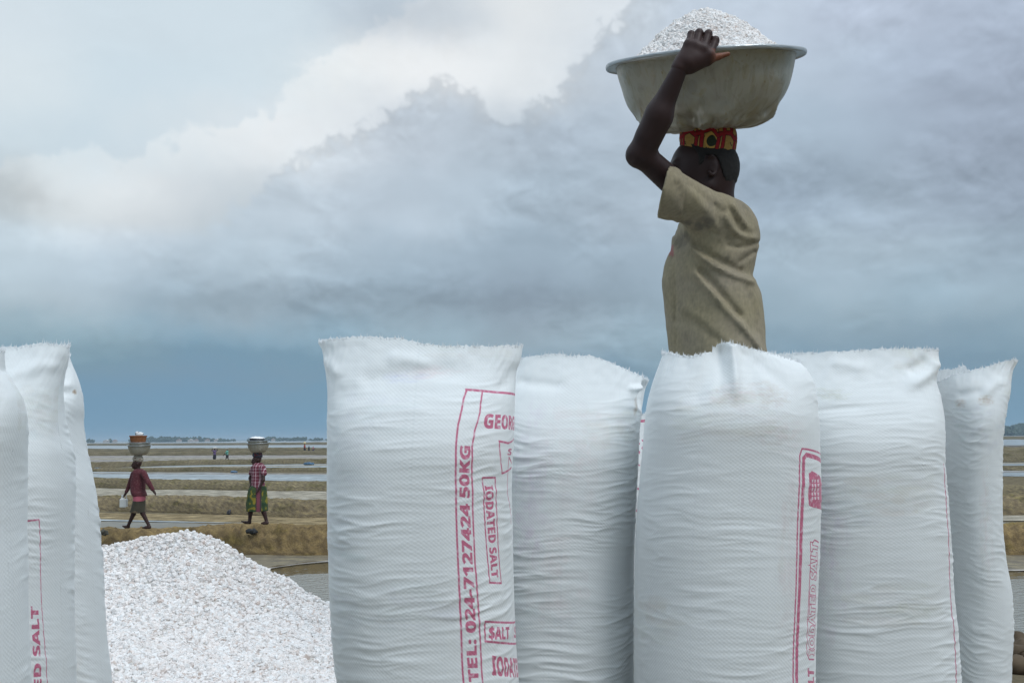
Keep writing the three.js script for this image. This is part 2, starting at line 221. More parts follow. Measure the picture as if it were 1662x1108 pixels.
bund('far low mounds of brown earth along the distant water', L(0, 723.5, 530, 721.5, 1640, 712), 1.0, 10, [0.78, 0.79, 0.76], 3, 1.6);
bund('farther olive bund of the distant pair', L(0, 734, 530, 732, 1640, 735), 0.75, 7, [0.78, 0.79, 0.76], 5);
bund('nearer olive bund of the distant pair', L(0, 740.5, 530, 738.5, 1640, 742), 0.7, 5, [0.78, 0.79, 0.76], 7);
bund('dark olive bund behind the head of the left woman', L(0, 761, 150, 760, 300, 755.5, 420, 754, 530, 752.6, 1640, 750.6), 0.55, 3.6, [0.78, 0.79, 0.76], 9);
bund('low thin bund between the two blue water pans', L(0, 768, 150, 765, 530, 764.5, 1640, 763.5), 0.3, 2.2, [0.78, 0.79, 0.76], 11);
bund('olive brown bund behind the waists of the women', L(0, 788, 150, 791, 530, 797.5, 1640, 807), 0.44, 3.2, [0.88, 0.88, 0.82], 13);
bund('tan bund behind the skirts of the women', L(0, 827, 150, 829, 330, 834, 530, 840, 1640, 836), 0.56, 2.6, [0.95, 0.91, 0.84], 15);
const nearBund = bund('near tan bund of dug earth on which the two women walk', L(0, 905, 150, 902, 330, 900, 530, 902, 1640, 902), 0.62, 1.7, [1.06, 0.92, 0.70], 17, 0.9);

// ---------------------------------------------------------------- salt grains
function crumb(seed, detail = 1) {
  const g = new THREE.IcosahedronGeometry(1, detail), p = g.attributes.position, r = rng(seed), o = r() * 50;
  for (let i = 0; i < p.count; i++) { const v = V(p.getX(i), p.getY(i), p.getZ(i)), k = 1 + 0.55 * n3(v.x * 1.3 + o, v.y * 1.3, v.z * 1.3) + 0.35 * n3(v.x * 3 + o, v.y * 3, v.z * 3); p.setXYZ(i, v.x * k, v.y * k * 0.85, v.z * k); }
  g.computeVertexNormals(); return g;
}
const saltMat = new THREE.MeshPhysicalMaterial({ color: 0xffffff, roughness: 0.7, specularIntensity: 0.5 });
const saltBase = new THREE.MeshStandardMaterial({ color: new THREE.Color(0.56, 0.54, 0.51), roughness: 0.9 });
function grains(parent, count, size, seed, place, lift = 0) {
  const r = rng(seed), M = new THREE.Matrix4(), q = new THREE.Quaternion(), e = new THREE.Euler(), kinds = [0, 1, 2].map((k) => new THREE.InstancedMesh(crumb(seed + k), saltMat, Math.ceil(count / 3))), used = [0, 0, 0], col = new THREE.Color();
  for (let i = 0; i < count; i++) {
    const p = place(r); if (!p) continue;
    const k = i % 3, s = size * (0.55 + 0.9 * r() * r() + 0.25 * r());
    e.set(r() * 6.3, r() * 6.3, r() * 6.3); M.compose(p, q.setFromEuler(e), V(s * (0.8 + 0.5 * r()), s * (0.8 + 0.4 * r()), s * (0.8 + 0.5 * r()))); kinds[k].setMatrixAt(used[k], M);
    const dirty = r() < 0.06 ? 0.16 : 0, t = 0.68 + lift + 0.13 * r() - dirty, w = 0.05 * r() + dirty * 0.25; kinds[k].setColorAt(used[k]++, col.setRGB(t, t - w, t - w * 1.5));
  }
  kinds.forEach((m, k) => { m.count = used[k]; m.name = 'salt_grains'; m.castShadow = m.receiveShadow = true; m.userData.kind = 'stuff'; parent.add(m); });
}
// ---------------------------------------------------------------- sacks of woven plastic
const weaveBump = dataTex(128, (u, v) => { const n = 8, a = Math.abs(Math.sin(u * Math.PI * n)), b = Math.abs(Math.sin(v * Math.PI * n)), h = clamp(0.5 + 0.5 * Math.sin(u * Math.PI * n) * Math.sin(v * Math.PI * n)) * 255 + 0 * (a + b); return [h, h, h]; });
const threadMat = new THREE.MeshPhysicalMaterial({ color: new THREE.Color(0.86, 0.88, 0.9), roughness: 0.6, transmission: 0.3, thickness: 0, side: THREE.DoubleSide });
function makeSack(o) {
  const { d, seed } = o, rows = o.rows.map(([py, l, r]) => { const m = at((l + r) / 2, py, d); return { y: m.y, uL: at(l, py, d).x / d, uR: at(r, py, d).x / d }; }).sort((p, q) => p.y - q.y);
  const tL = rows.map((r) => [r.y, r.uL]), tR = rows.map((r) => [r.y, r.uR]);
  const front = o.front.map(([x, y]) => { const p = at(x, y, d - 0.02); return [p.x / -p.z, p.y]; }), back = (o.back ?? o.front).map(([x, y]) => { const p = at(x, y, d + 0.02); return [p.x / -p.z, p.y]; });
  const top = Math.max(...front.map((p) => p[1]), ...back.map((p) => p[1])), fillY = o.fillY ?? top - 0.16, b0 = o.b0 ?? 0.17, b1 = o.b1 ?? 0.05;
  const bAt = (y) => lerp(b0, b1, sstep(fillY - 0.1, top + 0.02, y)) * lerp(0.8, 1, sstep(0, 0.12, y));
  function section(y) {
    let uL = smoothCurve(tL, y), uR = smoothCurve(tR, y); const b = bAt(y);
    const k = lerp(0.88, 1, sstep(0, 0.15, y)), um = (uL + uR) / 2; uL = um + (uL - um) * k; uR = um + (uR - um) * k;
    let cx = um * d, a = (uR - uL) / 2 * d;
    for (let i = 0; i < 6; i++) { const R = uR * d - Math.sqrt(a * a + uR * uR * b * b), Lq = uL * d + Math.sqrt(a * a + uL * uL * b * b); cx = (R + Lq) / 2; a = Math.max(0.02, a + (R - Lq) / 2); }
    return { cx, a, b };
  }
  const creases = (o.creases ?? []).map(([pts, amp, w]) => ({ pts: pts.map(([x, y]) => { const p = at(x, y, d - b0 * 0.8); return [p.x / -p.z, p.y]; }), amp, w }));
  const lip = (th) => { const s = section(top - 0.03), u = (s.cx + s.a * Math.cos(th)) / (d - s.b * Math.sin(th)); return lerp(curve(back, u), curve(front, u), sstep(-0.25, 0.25, Math.sin(th))) + 0.0035 * n3(th * 90, seed, 1) + 0.003 * n3(th * 37, seed, 2); };
  function surface(th, y, inset = 0) {
    const { cx, a, b } = section(y), c = Math.cos(th), s = Math.sin(th), n = 2 / lerp(2.35, 2, sstep(fillY, top, y));
    let x = cx + (a - inset) * Math.sign(c) * Math.abs(c) ** n, z = -d + (b - inset) * Math.sign(s) * Math.abs(s) ** n;
    if (!inset) {
      const nl = Math.hypot(c / a, s / b), nx = c / a / nl, nz = s / b / nl, arc = th * 0.2, body = sstep(top - 0.03, fillY - 0.02, y), front_ = Math.abs(s) ** 0.5;
      const wob = y + 0.010 * n3(arc * 9, y * 6, seed) + 0.02 * n3(arc * 3, y * 2, seed + 4) + (o.slant ?? 0) * arc;
      const amp = (0.2 + 1.2 * clamp(0.45 + 1.3 * n3(arc * 6, wob * 8, seed + 9))) * (o.wrinkle ?? 1);
      const rid = (f, k) => { const v = 1 - Math.abs(n3(arc * 3.2 * k, wob * f, seed + k * 7)); return v ** 5; };
      let q = body * amp * (0.0020 * rid(30, 1.15) + 0.0017 * rid(66, 2.3) + 0.0006 * n3(arc * 16, wob * 120, seed + 2));
      q += 0.007 * n3(arc * 6, y * 4, seed + 20) * front_ + (1 - body) * (0.005 * n3(arc * 14, y * 7, seed + 30) + 0.0012 * n3(arc * 60 + y * 30, y * 14, seed + 31) + 0.0012 * n3(arc * 40, y * 50, seed + 33));
      const u = x / -z;
      for (const k of creases) { let best = 9, along = 0; for (let i = 1; i < k.pts.length; i++) { const [ax, ay] = k.pts[i - 1], [bx, by] = k.pts[i], ex = (bx - ax) * d, ey = by - ay, t = clamp(((u - ax) * d * ex + (y - ay) * ey) / (ex * ex + ey * ey)); const q2 = Math.hypot((u - ax) * d - ex * t, y - ay - ey * t); if (q2 < best) { best = q2; along = (i - 1 + t) / (k.pts.length - 1); } } if (s > 0) q += k.amp * sstep(1, 0.55, along) * Math.exp(-((best / k.w) ** 2)); }
      q *= sstep(0, 0.4, Math.abs(s)) * 0.85 + 0.15;
      x += nx * q; z += nz * q;
    }
    return V(x, y, z);
  }
  // the place on the cloth that lies under a picture position: [share of the way round, height]
  const uvAt = (px, py) => { const p0 = at(px, py, d - b0 * 0.85), u = p0.x / -p0.z; let lo = Math.PI, hi = 0; for (let i = 0; i < 30; i++) { const m = (lo + hi) / 2, p = surface(m, p0.y, 1e-6); if (p.x / -p.z < u) lo = m; else hi = m; } const p1 = at(px, py, -surface((lo + hi) / 2, p0.y, 1e-6).z); return [(lo + hi) / 2 / (2 * Math.PI), p1.y]; };
  const nu = o.nu ?? 340, nv = o.nv ?? 420;
  const g = grid(nu, nv, (u, v) => { const th = 2 * Math.PI - u * 2 * Math.PI + Math.PI / 2 * 0, y = v * lip(th), p = surface(th, y); return [p.x, p.y, p.z, th / (2 * Math.PI), y / 1.2]; }, true);
  g.setAttribute('uv1', new THREE.BufferAttribute(Float32Array.from(g.attributes.uv.array, (x, i) => i % 2 ? x * 1.2 / 0.03 : Math.round(1.1 / 0.03) * x), 2));
  const cw = 1536, ch = 1536, cv = document.createElement('canvas'); cv.width = cw; cv.height = ch;
  const ctx = cv.getContext('2d'), R = rng(seed + 77);
  ctx.fillStyle = '#f1f2f2'; ctx.fillRect(0, 0, cw, ch);
  for (let i = 0; i < 260; i++) { ctx.globalAlpha = 0.02 + 0.05 * R(); ctx.fillStyle = R() < 0.5 ? '#b9bcc4' : '#ffffff'; ctx.fillRect(R() * cw, R() * ch, 1 + 2 * R(), ch * (0.1 + 0.5 * R())); }
  for (let i = 0; i < 900; i++) { ctx.globalAlpha = 0.02 + 0.05 * R(); ctx.fillStyle = R() < 0.5 ? '#b4b6b8' : '#ffffff'; ctx.fillRect(R() * cw, R() * ch, cw * (0.02 + 0.12 * R()), 1 + 2 * R()); }
  const X = ([u, y]) => [u * cw, (1 - y / 1.2) * ch], xy = (px, py) => X(uvAt(px, py));
  const tintPatch = (px, py, rx, ry, alpha, color = '150,120,80') => { const [x, y] = xy(px, py); for (let i = 0; i < 220; i++) { const a = R() * 6.3, q = Math.sqrt(R()) * R() ** 0.3; ctx.globalAlpha = alpha * (0.2 + 0.8 * R()); ctx.fillStyle = 'rgb(' + color + ')'; ctx.beginPath(); ctx.ellipse(x + Math.cos(a) * q * rx, y + Math.sin(a) * q * ry, 3 + rx * 0.22 * R(), 2 + ry * 0.1 * R(), 0, 0, 7); ctx.fill(); } ctx.globalAlpha = 1; };  // soft patch of one colour; tan stain unless another is given
  for (let i = 0; i < 14; i++) { const a = R(); ctx.globalAlpha = 1; const x = R() * cw, y = R() * ch * 0.9; for (let k = 0; k < 60; k++) { ctx.globalAlpha = 0.012 + 0.02 * R(); ctx.fillStyle = a < 0.6 ? '#a89878' : '#9aa0ac'; ctx.beginPath(); ctx.ellipse(x + (R() - 0.5) * 240, y + (R() - 0.5) * 110, 6 + 50 * R(), 3 + 14 * R(), 0, 0, 7); ctx.fill(); } }
  ctx.globalAlpha = 1;
  const ink = '#c4486e';
  const pen = {
    line(w, ...pts) { ctx.strokeStyle = ink; ctx.lineCap = 'butt'; ctx.lineJoin = 'miter'; ctx.lineWidth = w; ctx.beginPath(); pts.forEach((p, i) => { const [x, y] = xy(...p); i ? ctx.lineTo(x, y) : ctx.moveTo(x, y); }); ctx.stroke(); },
    fill(color, ...pts) { ctx.fillStyle = color; ctx.beginPath(); pts.forEach((p, i) => { const [x, y] = xy(...p); i ? ctx.lineTo(x, y) : ctx.moveTo(x, y); }); ctx.fill(); },
    text(str, p0, p1, p2, color = ink, outline = 0) {      // from the start to the end of the base line, then the top of the first letter
      const a = xy(...p0), b = xy(...p1), c = xy(...p2); ctx.save(); ctx.font = 'bold 100px sans-serif'; const w = ctx.measureText(str).width;
      ctx.setTransform((b[0] - a[0]) / w, (b[1] - a[1]) / w, (a[0] - c[0]) / 72, (a[1] - c[1]) / 72, a[0], a[1]); ctx.textBaseline = 'alphabetic';
      if (outline) { ctx.strokeStyle = ink; ctx.lineWidth = outline; ctx.strokeText(str, 0, 0); }
      ctx.fillStyle = color; ctx.fillText(str, 0, 0); if (!outline) { ctx.strokeStyle = color; ctx.lineWidth = 5; ctx.strokeText(str, 0, 0); } ctx.restore();
    }, tintPatch, ctx,
    wear() {                                              // ink missing on the high threads
      const im = ctx.getImageData(0, 0, cw, ch), p = im.data;
      for (let y = 0; y < ch; y++) for (let x = 0; x < cw; x++) { const k = (y * cw + x) * 4; if (p[k] - p[k + 1] > 25) { const m = 0.16 + 0.5 * clamp(1.6 * n3(x * 0.09, y * 0.09, seed) - 0.1) + ((x + y) % 5 < 1 ? 0.24 : 0) + (y % 4 === 0 ? 0.1 : 0); for (let q = 0; q < 3; q++) p[k + q] = lerp(p[k + q], 238, clamp(m)); } }
      ctx.putImageData(im, 0, 0);
    },
  };
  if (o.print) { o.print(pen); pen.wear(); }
  const map = new THREE.CanvasTexture(cv); map.colorSpace = THREE.SRGBColorSpace; map.wrapS = THREE.RepeatWrapping; map.anisotropy = 8;
  const bump = weaveBump.clone(); bump.channel = 1; bump.needsUpdate = true;
  const mat = new THREE.MeshPhysicalMaterial({ map, bumpMap: bump, bumpScale: 0.00024, roughness: 0.74, transmission: 0.22, thickness: 0, side: THREE.DoubleSide, color: new THREE.Color(0.965, 0.99, 1) });
  const t = thing('salt_sack', o.label, 'sack', V(section(0.1).cx, 0, -d), o.group), off = t.position;
  g.translate(-off.x, -off.y, -off.z);
  part('sack_cloth', g, mat, t);
  // loose threads at the cut mouth
  const pos = [], r2 = rng(seed + 5);
  for (let i = 0; i < 420; i++) { const th = r2() * 6.283, y = lip(th), p = surface(th, y - 0.004), len = 0.004 + 0.011 * r2() * r2(), w = 0.0012, dx = (r2() - 0.5) * 0.008, dz = (r2() - 0.5) * 0.006; p.sub(off); pos.push(p.x - w, p.y, p.z, p.x + w, p.y, p.z, p.x + dx, p.y + len, p.z + dz); }
  const fg = new THREE.BufferGeometry(); fg.setAttribute('position', new THREE.Float32BufferAttribute(pos, 3)); fg.computeVertexNormals();
  part('frayed_edge', fg, threadMat, t);
  // the salt inside
  const fu = 60, fv = 40, R0 = (th, v) => { const y = lerp(0.02, fillY, Math.min(v / 0.8, 1)); const p = surface(th, y, 0.016 + 0.02 * sstep(fillY - 0.12, fillY, y)); if (v > 0.8) { const k = (1 - v) / 0.2, c = section(fillY); p.x = lerp(c.cx, p.x, k); p.z = lerp(-d, p.z, k); p.y += 0.03 * (1 - k * k) + 0.006 * n3(p.x * 60, p.z * 60, seed); } return p; };
  const sg = grid(fu, fv, (u, v) => { const p = R0(2 * Math.PI * (1 - u), v); return [p.x - off.x, p.y, p.z - off.z]; }, true);
  const heap = single('salt_fill', sg, saltBase, o.fillLabel ?? 'white salt filling ' + o.label.replace(/^(a|the) /, '').split(' with')[0], 'salt', null, 'stuff'); heap.position.copy(off);
  if (o.grains) grains(heap, o.grains, 0.006, seed, (r) => { const p = R0(r() * 6.283, 0.8 + 0.2 * r()); return p.sub(off); });
  return t;
}
makeSack({
  label: 'front sack printed with a telephone number and 50KG', group: 'white salt sacks', d: 2.05, seed: 1, b0: 0.175, b1: 0.05, wrinkle: 0.8, slant: 0.05,
  rows: [[548, 516, 850], [556, 517, 849], [566, 522, 848], [585, 526, 845], [605, 529, 838], [640, 532, 836], [700, 532, 834.5], [800, 532.5, 830.5], [860, 534, 832], [950, 537, 834], [1050, 543, 838], [1108, 550, 842], [1250, 556, 846]],
  front: [[505, 557], [518, 556], [540, 551], [590, 547], [650, 551], [680, 558], [715, 563], [760, 564], [800, 563], [846, 560], [860, 560]],
  back: [[505, 556], [518, 554], [540, 550], [590, 546], [640, 549], [700, 560], [760, 566], [846, 561]],
  creases: [[[[600, 612], [700, 598], [790, 606]], -0.008, 0.018], [[[560, 640], [640, 634], [740, 640]], -0.005, 0.02], [[[838, 598], [800, 640]], -0.006, 0.015], [[[530, 580], [560, 610]], 0.006, 0.012], [[[640, 575], [720, 590]], 0.005, 0.014]],
  print(p) {
    p.line(6, [757, 636], [757, 632], [800, 636], [836, 641]); p.line(5, [757, 634], [752, 648], [749, 665], [743, 690], [740, 720], [740, 800], [741, 870], [744, 950], [748, 1020], [753, 1108], [757, 1200]);
    p.line(5, [783, 634], [780, 650], [778, 670], [770, 700], [766, 725], [767, 800], [768, 850], [770, 920], [774, 980], [780, 1060], [783, 1108], [786, 1200]);
    p.text('TEL: 024-7127424 50KG', [777, 1106], [763, 722], [762, 1106.5]);
    p.text('GEORGE', [783, 694], [852, 698], [784, 672]);
    p.line(5, [838, 711], [822, 719], [808, 716], [810, 742], [813, 768], [830, 758]); p.text('S', [821, 738], [829, 738], [822, 728]); p.line(5, [823, 760], [824, 742], [830, 752]); p.line(3.5, [823, 766], [822, 800], [828, 830], [829, 850]);
    p.line(4.5, [783, 775], [803, 775], [804, 800], [806, 850], [809, 900], [813, 946], [793, 945], [790, 900], [787, 850], [785, 800], [783, 774]);
    p.text('IODATED SALT', [787, 788], [797, 938], [799, 787]);
    p.line(5, [838, 1008], [785, 1008], [786, 1040], [838, 1043]); p.text('$ALT', [791, 1036], [825, 1036], [792, 1017]); p.line(3, [831, 1010], [832, 1040]); p.text('S', [833, 1034], [839, 1034], [833.4, 1016]);
    p.text('IODATED', [798, 1094], [850, 1096], [797, 1064]); p.line(5, [799, 1066], [801, 1096]);
    p.tintPatch(700, 605, 90, 25, 0.012); p.tintPatch(650, 612, 60, 20, 0.01, '120,125,130');
  },
});
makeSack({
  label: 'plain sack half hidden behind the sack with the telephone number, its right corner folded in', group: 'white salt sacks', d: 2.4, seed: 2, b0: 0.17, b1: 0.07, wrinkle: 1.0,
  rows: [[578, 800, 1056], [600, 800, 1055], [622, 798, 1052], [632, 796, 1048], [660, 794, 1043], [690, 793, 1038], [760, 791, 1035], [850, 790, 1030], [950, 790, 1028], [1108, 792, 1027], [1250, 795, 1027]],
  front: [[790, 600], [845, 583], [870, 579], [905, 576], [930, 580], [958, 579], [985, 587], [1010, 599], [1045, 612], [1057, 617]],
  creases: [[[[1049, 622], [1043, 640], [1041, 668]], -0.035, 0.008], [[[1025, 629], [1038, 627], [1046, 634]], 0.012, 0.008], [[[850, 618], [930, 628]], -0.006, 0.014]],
  print(p) { p.tintPatch(1030, 660, 14, 40, 0.04); p.tintPatch(940, 740, 100, 200, 0.012); p.tintPatch(860, 800, 70, 280, 0.02, '170,120,160'); p.tintPatch(900, 950, 90, 200, 0.014, '150,125,120'); },  // pinkish patches down the left side of the cloth
});
makeSack({
  label: 'sack in front of the basin carrier with a pink double frame along its right side', group: 'white salt sacks', d: 2.2, seed: 3, b0: 0.18, b1: 0.085, wrinkle: 0.5, fillY: 0.925,
  rows: [[560, 1079, 1262], [573, 1076, 1275], [590, 1070, 1298], [606, 1064, 1312], [625, 1058, 1320], [660, 1050, 1325], [680, 1048, 1327], [720, 1045, 1329], [780, 1040, 1330], [850, 1034, 1328], [950, 1031, 1325], [1030, 1030, 1322], [1108, 1031, 1321], [1250, 1033, 1321]],
  front: [[1060, 573], [1078, 572], [1085, 572], [1100, 577], [1120, 581], [1159, 574], [1162, 567], [1176, 562], [1190, 560], [1215, 565], [1245, 573], [1275, 582], [1320, 600]],
  back: [[1060, 573], [1078, 572], [1085, 571], [1100, 576], [1120, 580], [1140, 577], [1160, 572], [1190, 571], [1245, 576], [1275, 584], [1320, 602]],
  creases: [[[[1186, 560], [1192, 600], [1196, 660]], 0.018, 0.012], [[[1164, 572], [1156, 600], [1128, 640], [1100, 660]], -0.012, 0.024], [[[1172, 566], [1172, 610], [1160, 660]], -0.007, 0.012], [[[1215, 575], [1222, 620], [1228, 660]], -0.006, 0.016], [[[1236, 590], [1262, 612], [1290, 640]], -0.006, 0.015]],
  print(p) {
    p.line(5, [1336, 742], [1312, 729], [1303, 728], [1299, 740], [1297, 800], [1293, 900], [1290, 1000], [1288, 1200]); p.line(12, [1338, 754], [1310, 738], [1305, 744], [1303, 800], [1299, 900], [1296, 1000], [1294, 1200]);
    p.fill('#c4486e', [1332, 774], [1318, 764], [1313, 768], [1311, 800], [1312, 820], [1318, 823], [1334, 830]); for (const q of [1316.5, 1321, 1326]) for (let y = 778; y < 812; y += 7) p.fill('#ead0d9', [q, y], [q + 2.6, y - 0.5], [q + 2.4, y + 4.6], [q + 0.2, y + 5]);
    p.line(4, [1328, 880], [1321, 876], [1316, 884], [1314, 960], [1312, 1060], [1316, 1070], [1324, 1070]); p.text('IODATED SALT', [1324, 1064], [1326, 882], [1316, 1064], '#f2f2f2', 12); p.text('SALT', [1323, 1140], [1323, 1085], [1314, 1140]);
    p.tintPatch(1250, 640, 70, 40, 0.035); p.tintPatch(1180, 640, 60, 40, 0.02); p.tintPatch(1270, 700, 90, 60, 0.02); p.tintPatch(1280, 900, 40, 250, 0.016);
  },
});
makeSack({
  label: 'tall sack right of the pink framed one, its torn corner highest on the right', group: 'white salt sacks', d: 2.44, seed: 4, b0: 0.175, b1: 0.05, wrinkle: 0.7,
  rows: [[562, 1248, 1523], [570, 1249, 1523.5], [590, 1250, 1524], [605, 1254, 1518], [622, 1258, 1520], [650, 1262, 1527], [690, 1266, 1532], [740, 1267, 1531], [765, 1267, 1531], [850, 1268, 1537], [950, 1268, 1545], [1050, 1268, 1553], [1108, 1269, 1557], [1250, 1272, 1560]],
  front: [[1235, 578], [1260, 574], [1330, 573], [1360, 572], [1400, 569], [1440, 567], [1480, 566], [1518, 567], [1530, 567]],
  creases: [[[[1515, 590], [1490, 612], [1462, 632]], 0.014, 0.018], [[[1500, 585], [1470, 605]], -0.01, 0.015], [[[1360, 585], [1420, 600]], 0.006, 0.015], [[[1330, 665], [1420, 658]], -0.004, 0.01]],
  print(p) { p.line(7, [1531.5, 752], [1533, 800], [1534, 830], [1539, 900], [1546.5, 1000], [1552, 1060], [1554, 1108], [1556, 1200]); p.tintPatch(1345, 900, 70, 300, 0.024, '175,115,150'); p.tintPatch(1350, 640, 60, 25, 0.03, '130,130,125'); },  // pinkish patch down the left side, grey one near the top
});
makeSack({
  label: 'last sack on the right with an open mouth and salt showing inside', group: 'white salt sacks', d: 2.66, seed: 5, b0: 0.165, b1: 0.11, wrinkle: 0.65, slant: -0.1, fillY: 0.925, grains: 2600,
  fillLabel: 'cream white salt showing in the open mouth of the last sack on the right',
  rows: [[585, 1506, 1652], [590, 1506, 1650], [606, 1504, 1642], [640, 1502, 1636], [665, 1501, 1630], [700, 1500, 1626], [760, 1499, 1625], [850, 1499, 1625], [900, 1499, 1630], [950, 1500, 1638], [1000, 1500, 1641], [1050, 1500, 1640], [1108, 1502, 1638], [1250, 1504, 1636]],
  front: [[1490, 626], [1524, 619], [1545, 611], [1575, 604], [1600, 600], [1620, 592], [1640, 586], [1651, 585], [1660, 586]],
  back: [[1490, 600], [1524, 597], [1540, 596], [1557, 589], [1562, 592], [1574, 605], [1590, 606], [1620, 598], [1651, 585]],
  creases: [[[[1560, 640], [1610, 632]], -0.005, 0.012], [[[1620, 620], [1590, 645]], 0.006, 0.014]],
  print(p) { p.tintPatch(1600, 650, 50, 22, 0.04); p.tintPatch(1560, 655, 40, 20, 0.03); p.tintPatch(1600, 850, 50, 200, 0.018); },
});
makeSack({
  label: 'low printed sack seen through the gap behind the folded corner', group: 'white salt sacks', d: 3.0, seed: 6, b0: 0.12, b1: 0.05, nu: 160, nv: 200,
  rows: [[670, 985, 1062], [690, 975, 1070], [750, 968, 1075], [900, 962, 1078], [1108, 962, 1078]], front: [[960, 672], [1080, 672]],
  print(p) { p.line(10, [1000, 686], [1070, 680]); for (const [y, h] of [[716, 8], [728, 14], [752, 6], [790, 9], [826, 12]]) for (let x = 1006; x < 1062; x += 9) p.line(h * 0.8, [x, y + 3 * Math.sin(x)], [x + 6, y + h * 0.5]); },
});
makeSack({
  label: 'leftmost plain sack cut by the edge of the picture', group: 'white salt sacks', d: 1.62, seed: 7, b0: 0.17, b1: 0.06, wrinkle: 0.6, nu: 240, nv: 360,
  rows: [[560, -300, 6], [600, -300, 6], [612, -300, 14], [630, -300, 25], [650, -300, 34], [680, -300, 39], [700, -300, 39], [760, -300, 35], [850, -300, 33.5], [950, -300, 38], [1108, -300, 42], [1300, -300, 46]],
  front: [[-310, 560], [-100, 556], [0, 566], [10, 568]], creases: [],
});
makeSack({
  label: 'left sack printed ED SALT beside a thin red line', group: 'white salt sacks', d: 1.92, seed: 8, b0: 0.17, b1: 0.06, wrinkle: 0.75, slant: -0.12, nu: 300, nv: 420,
  rows: [[556, -190, 113], [575, -190, 112], [590, -190, 109], [610, -190, 103], [630, -190, 100], [660, -190, 100.5], [700, -190, 105], [740, -190, 114], [800, -190, 117], [880, -190, 113], [950, -190, 112.5], [1050, -190, 116], [1108, -190, 118], [1250, -190, 121]],
  front: [[-200, 560], [-50, 570], [5, 566], [30, 564], [50, 560], [75, 557], [100, 559], [113, 560], [125, 561]],
  creases: [[[[108, 580], [96, 620]], -0.008, 0.012], [[[20, 605], [70, 585], [108, 590]], 0.005, 0.012]],
  print(p) {
    p.line(4, [38, 846], [62, 843]); p.line(2.6, [62, 843], [64, 870], [65, 950], [68, 1020], [74, 1108], [78, 1200]); p.line(2.6, [42, 1040], [43, 1108], [45, 1200]);
    p.text('IODATED SALT', [66, 1232], [60, 984], [54, 1234]);
  },
});
makeSack({
  label: 'plain sack third from the left, standing next to the salt pile', group: 'white salt sacks', d: 2.22, seed: 9, b0: 0.17, b1: 0.06, wrinkle: 0.95, slant: -0.3, nu: 280, nv: 400,
  rows: [[560, -100, 108], [585, -100, 113], [605, -100, 121], [625, -100, 128], [645, -100, 131.5], [665, -100, 133], [681, -100, 131.5], [705, -100, 133.5], [740, -100, 140], [790, -100, 150], [830, -100, 154], [900, -100, 158], [970, -100, 163], [1050, -100, 170], [1108, -100, 176], [1250, -100, 184]],
  front: [[-110, 572], [60, 572], [100, 574], [108, 574], [135, 577]],
  creases: [[[[100, 634], [118, 632], [130, 636]], -0.008, 0.01], [[[112, 590], [104, 622]], -0.01, 0.012]],
  print(p) { p.tintPatch(122, 636, 16, 8, 0.04); },
});
// ---------------------------------------------------------------- salt pile
{
  const RIDGE = L(-60, 905, 60, 893, 150, 879, 200, 869, 260, 866, 300, 861, 322, 859, 345, 864, 380, 884, 420, 914, 470, 945, 520, 971, 552, 987, 620, 1004, 720, 1030, 860, 1065).map(([px, py]) => { const p = at(px, py, 4.05); return [p.x, p.y]; });
  const zr = -4.05, h = (x, z) => { const r = smoothCurve(RIDGE, x) - 0.012, dz = z - zr - 0.12 * n3(x * 2.3, 1, 5); const slope = dz > 0 ? clamp((r + 0.02) / 1.3, 0.03, 0.5) * dz + 0.3 * Math.max(r, 0) * (1 - Math.exp(-dz * 6)) * sstep(1.4, 0.3, dz) : 0.7 * -dz; return r - slope + 0.05 * fbm(x * 3.2, 4, z * 3.2, 3) + 0.014 * fbm(x * 14, 4, z * 14, 3); };
  const x0 = -2.7, x1 = -0.05, z0 = -4.75, z1 = -2.6, base = V(-1.6, 0, -3.8);
  const pile = thing('salt_pile', 'heap of coarse white salt on the bank between the sacks', 'salt', base, null, 'stuff');
  part('salt_mound', grid(200, 180, (u, v) => { const x = lerp(x0, x1, u), z = lerp(z1, z0, v); return [x - base.x, Math.max(h(x, z), -0.03), z - base.z]; }), saltBase, pile);
  grains(pile, 120000, 0.0078, 91, (r) => { const x = lerp(x0, x1, r()), z = lerp(z1, z0, r()), y = h(x, z); if (y < -0.02) return null; if (z < zr - 0.25) return null; return V(x - base.x, y + 0.008 * (r() - 0.5), z - base.z); });
}

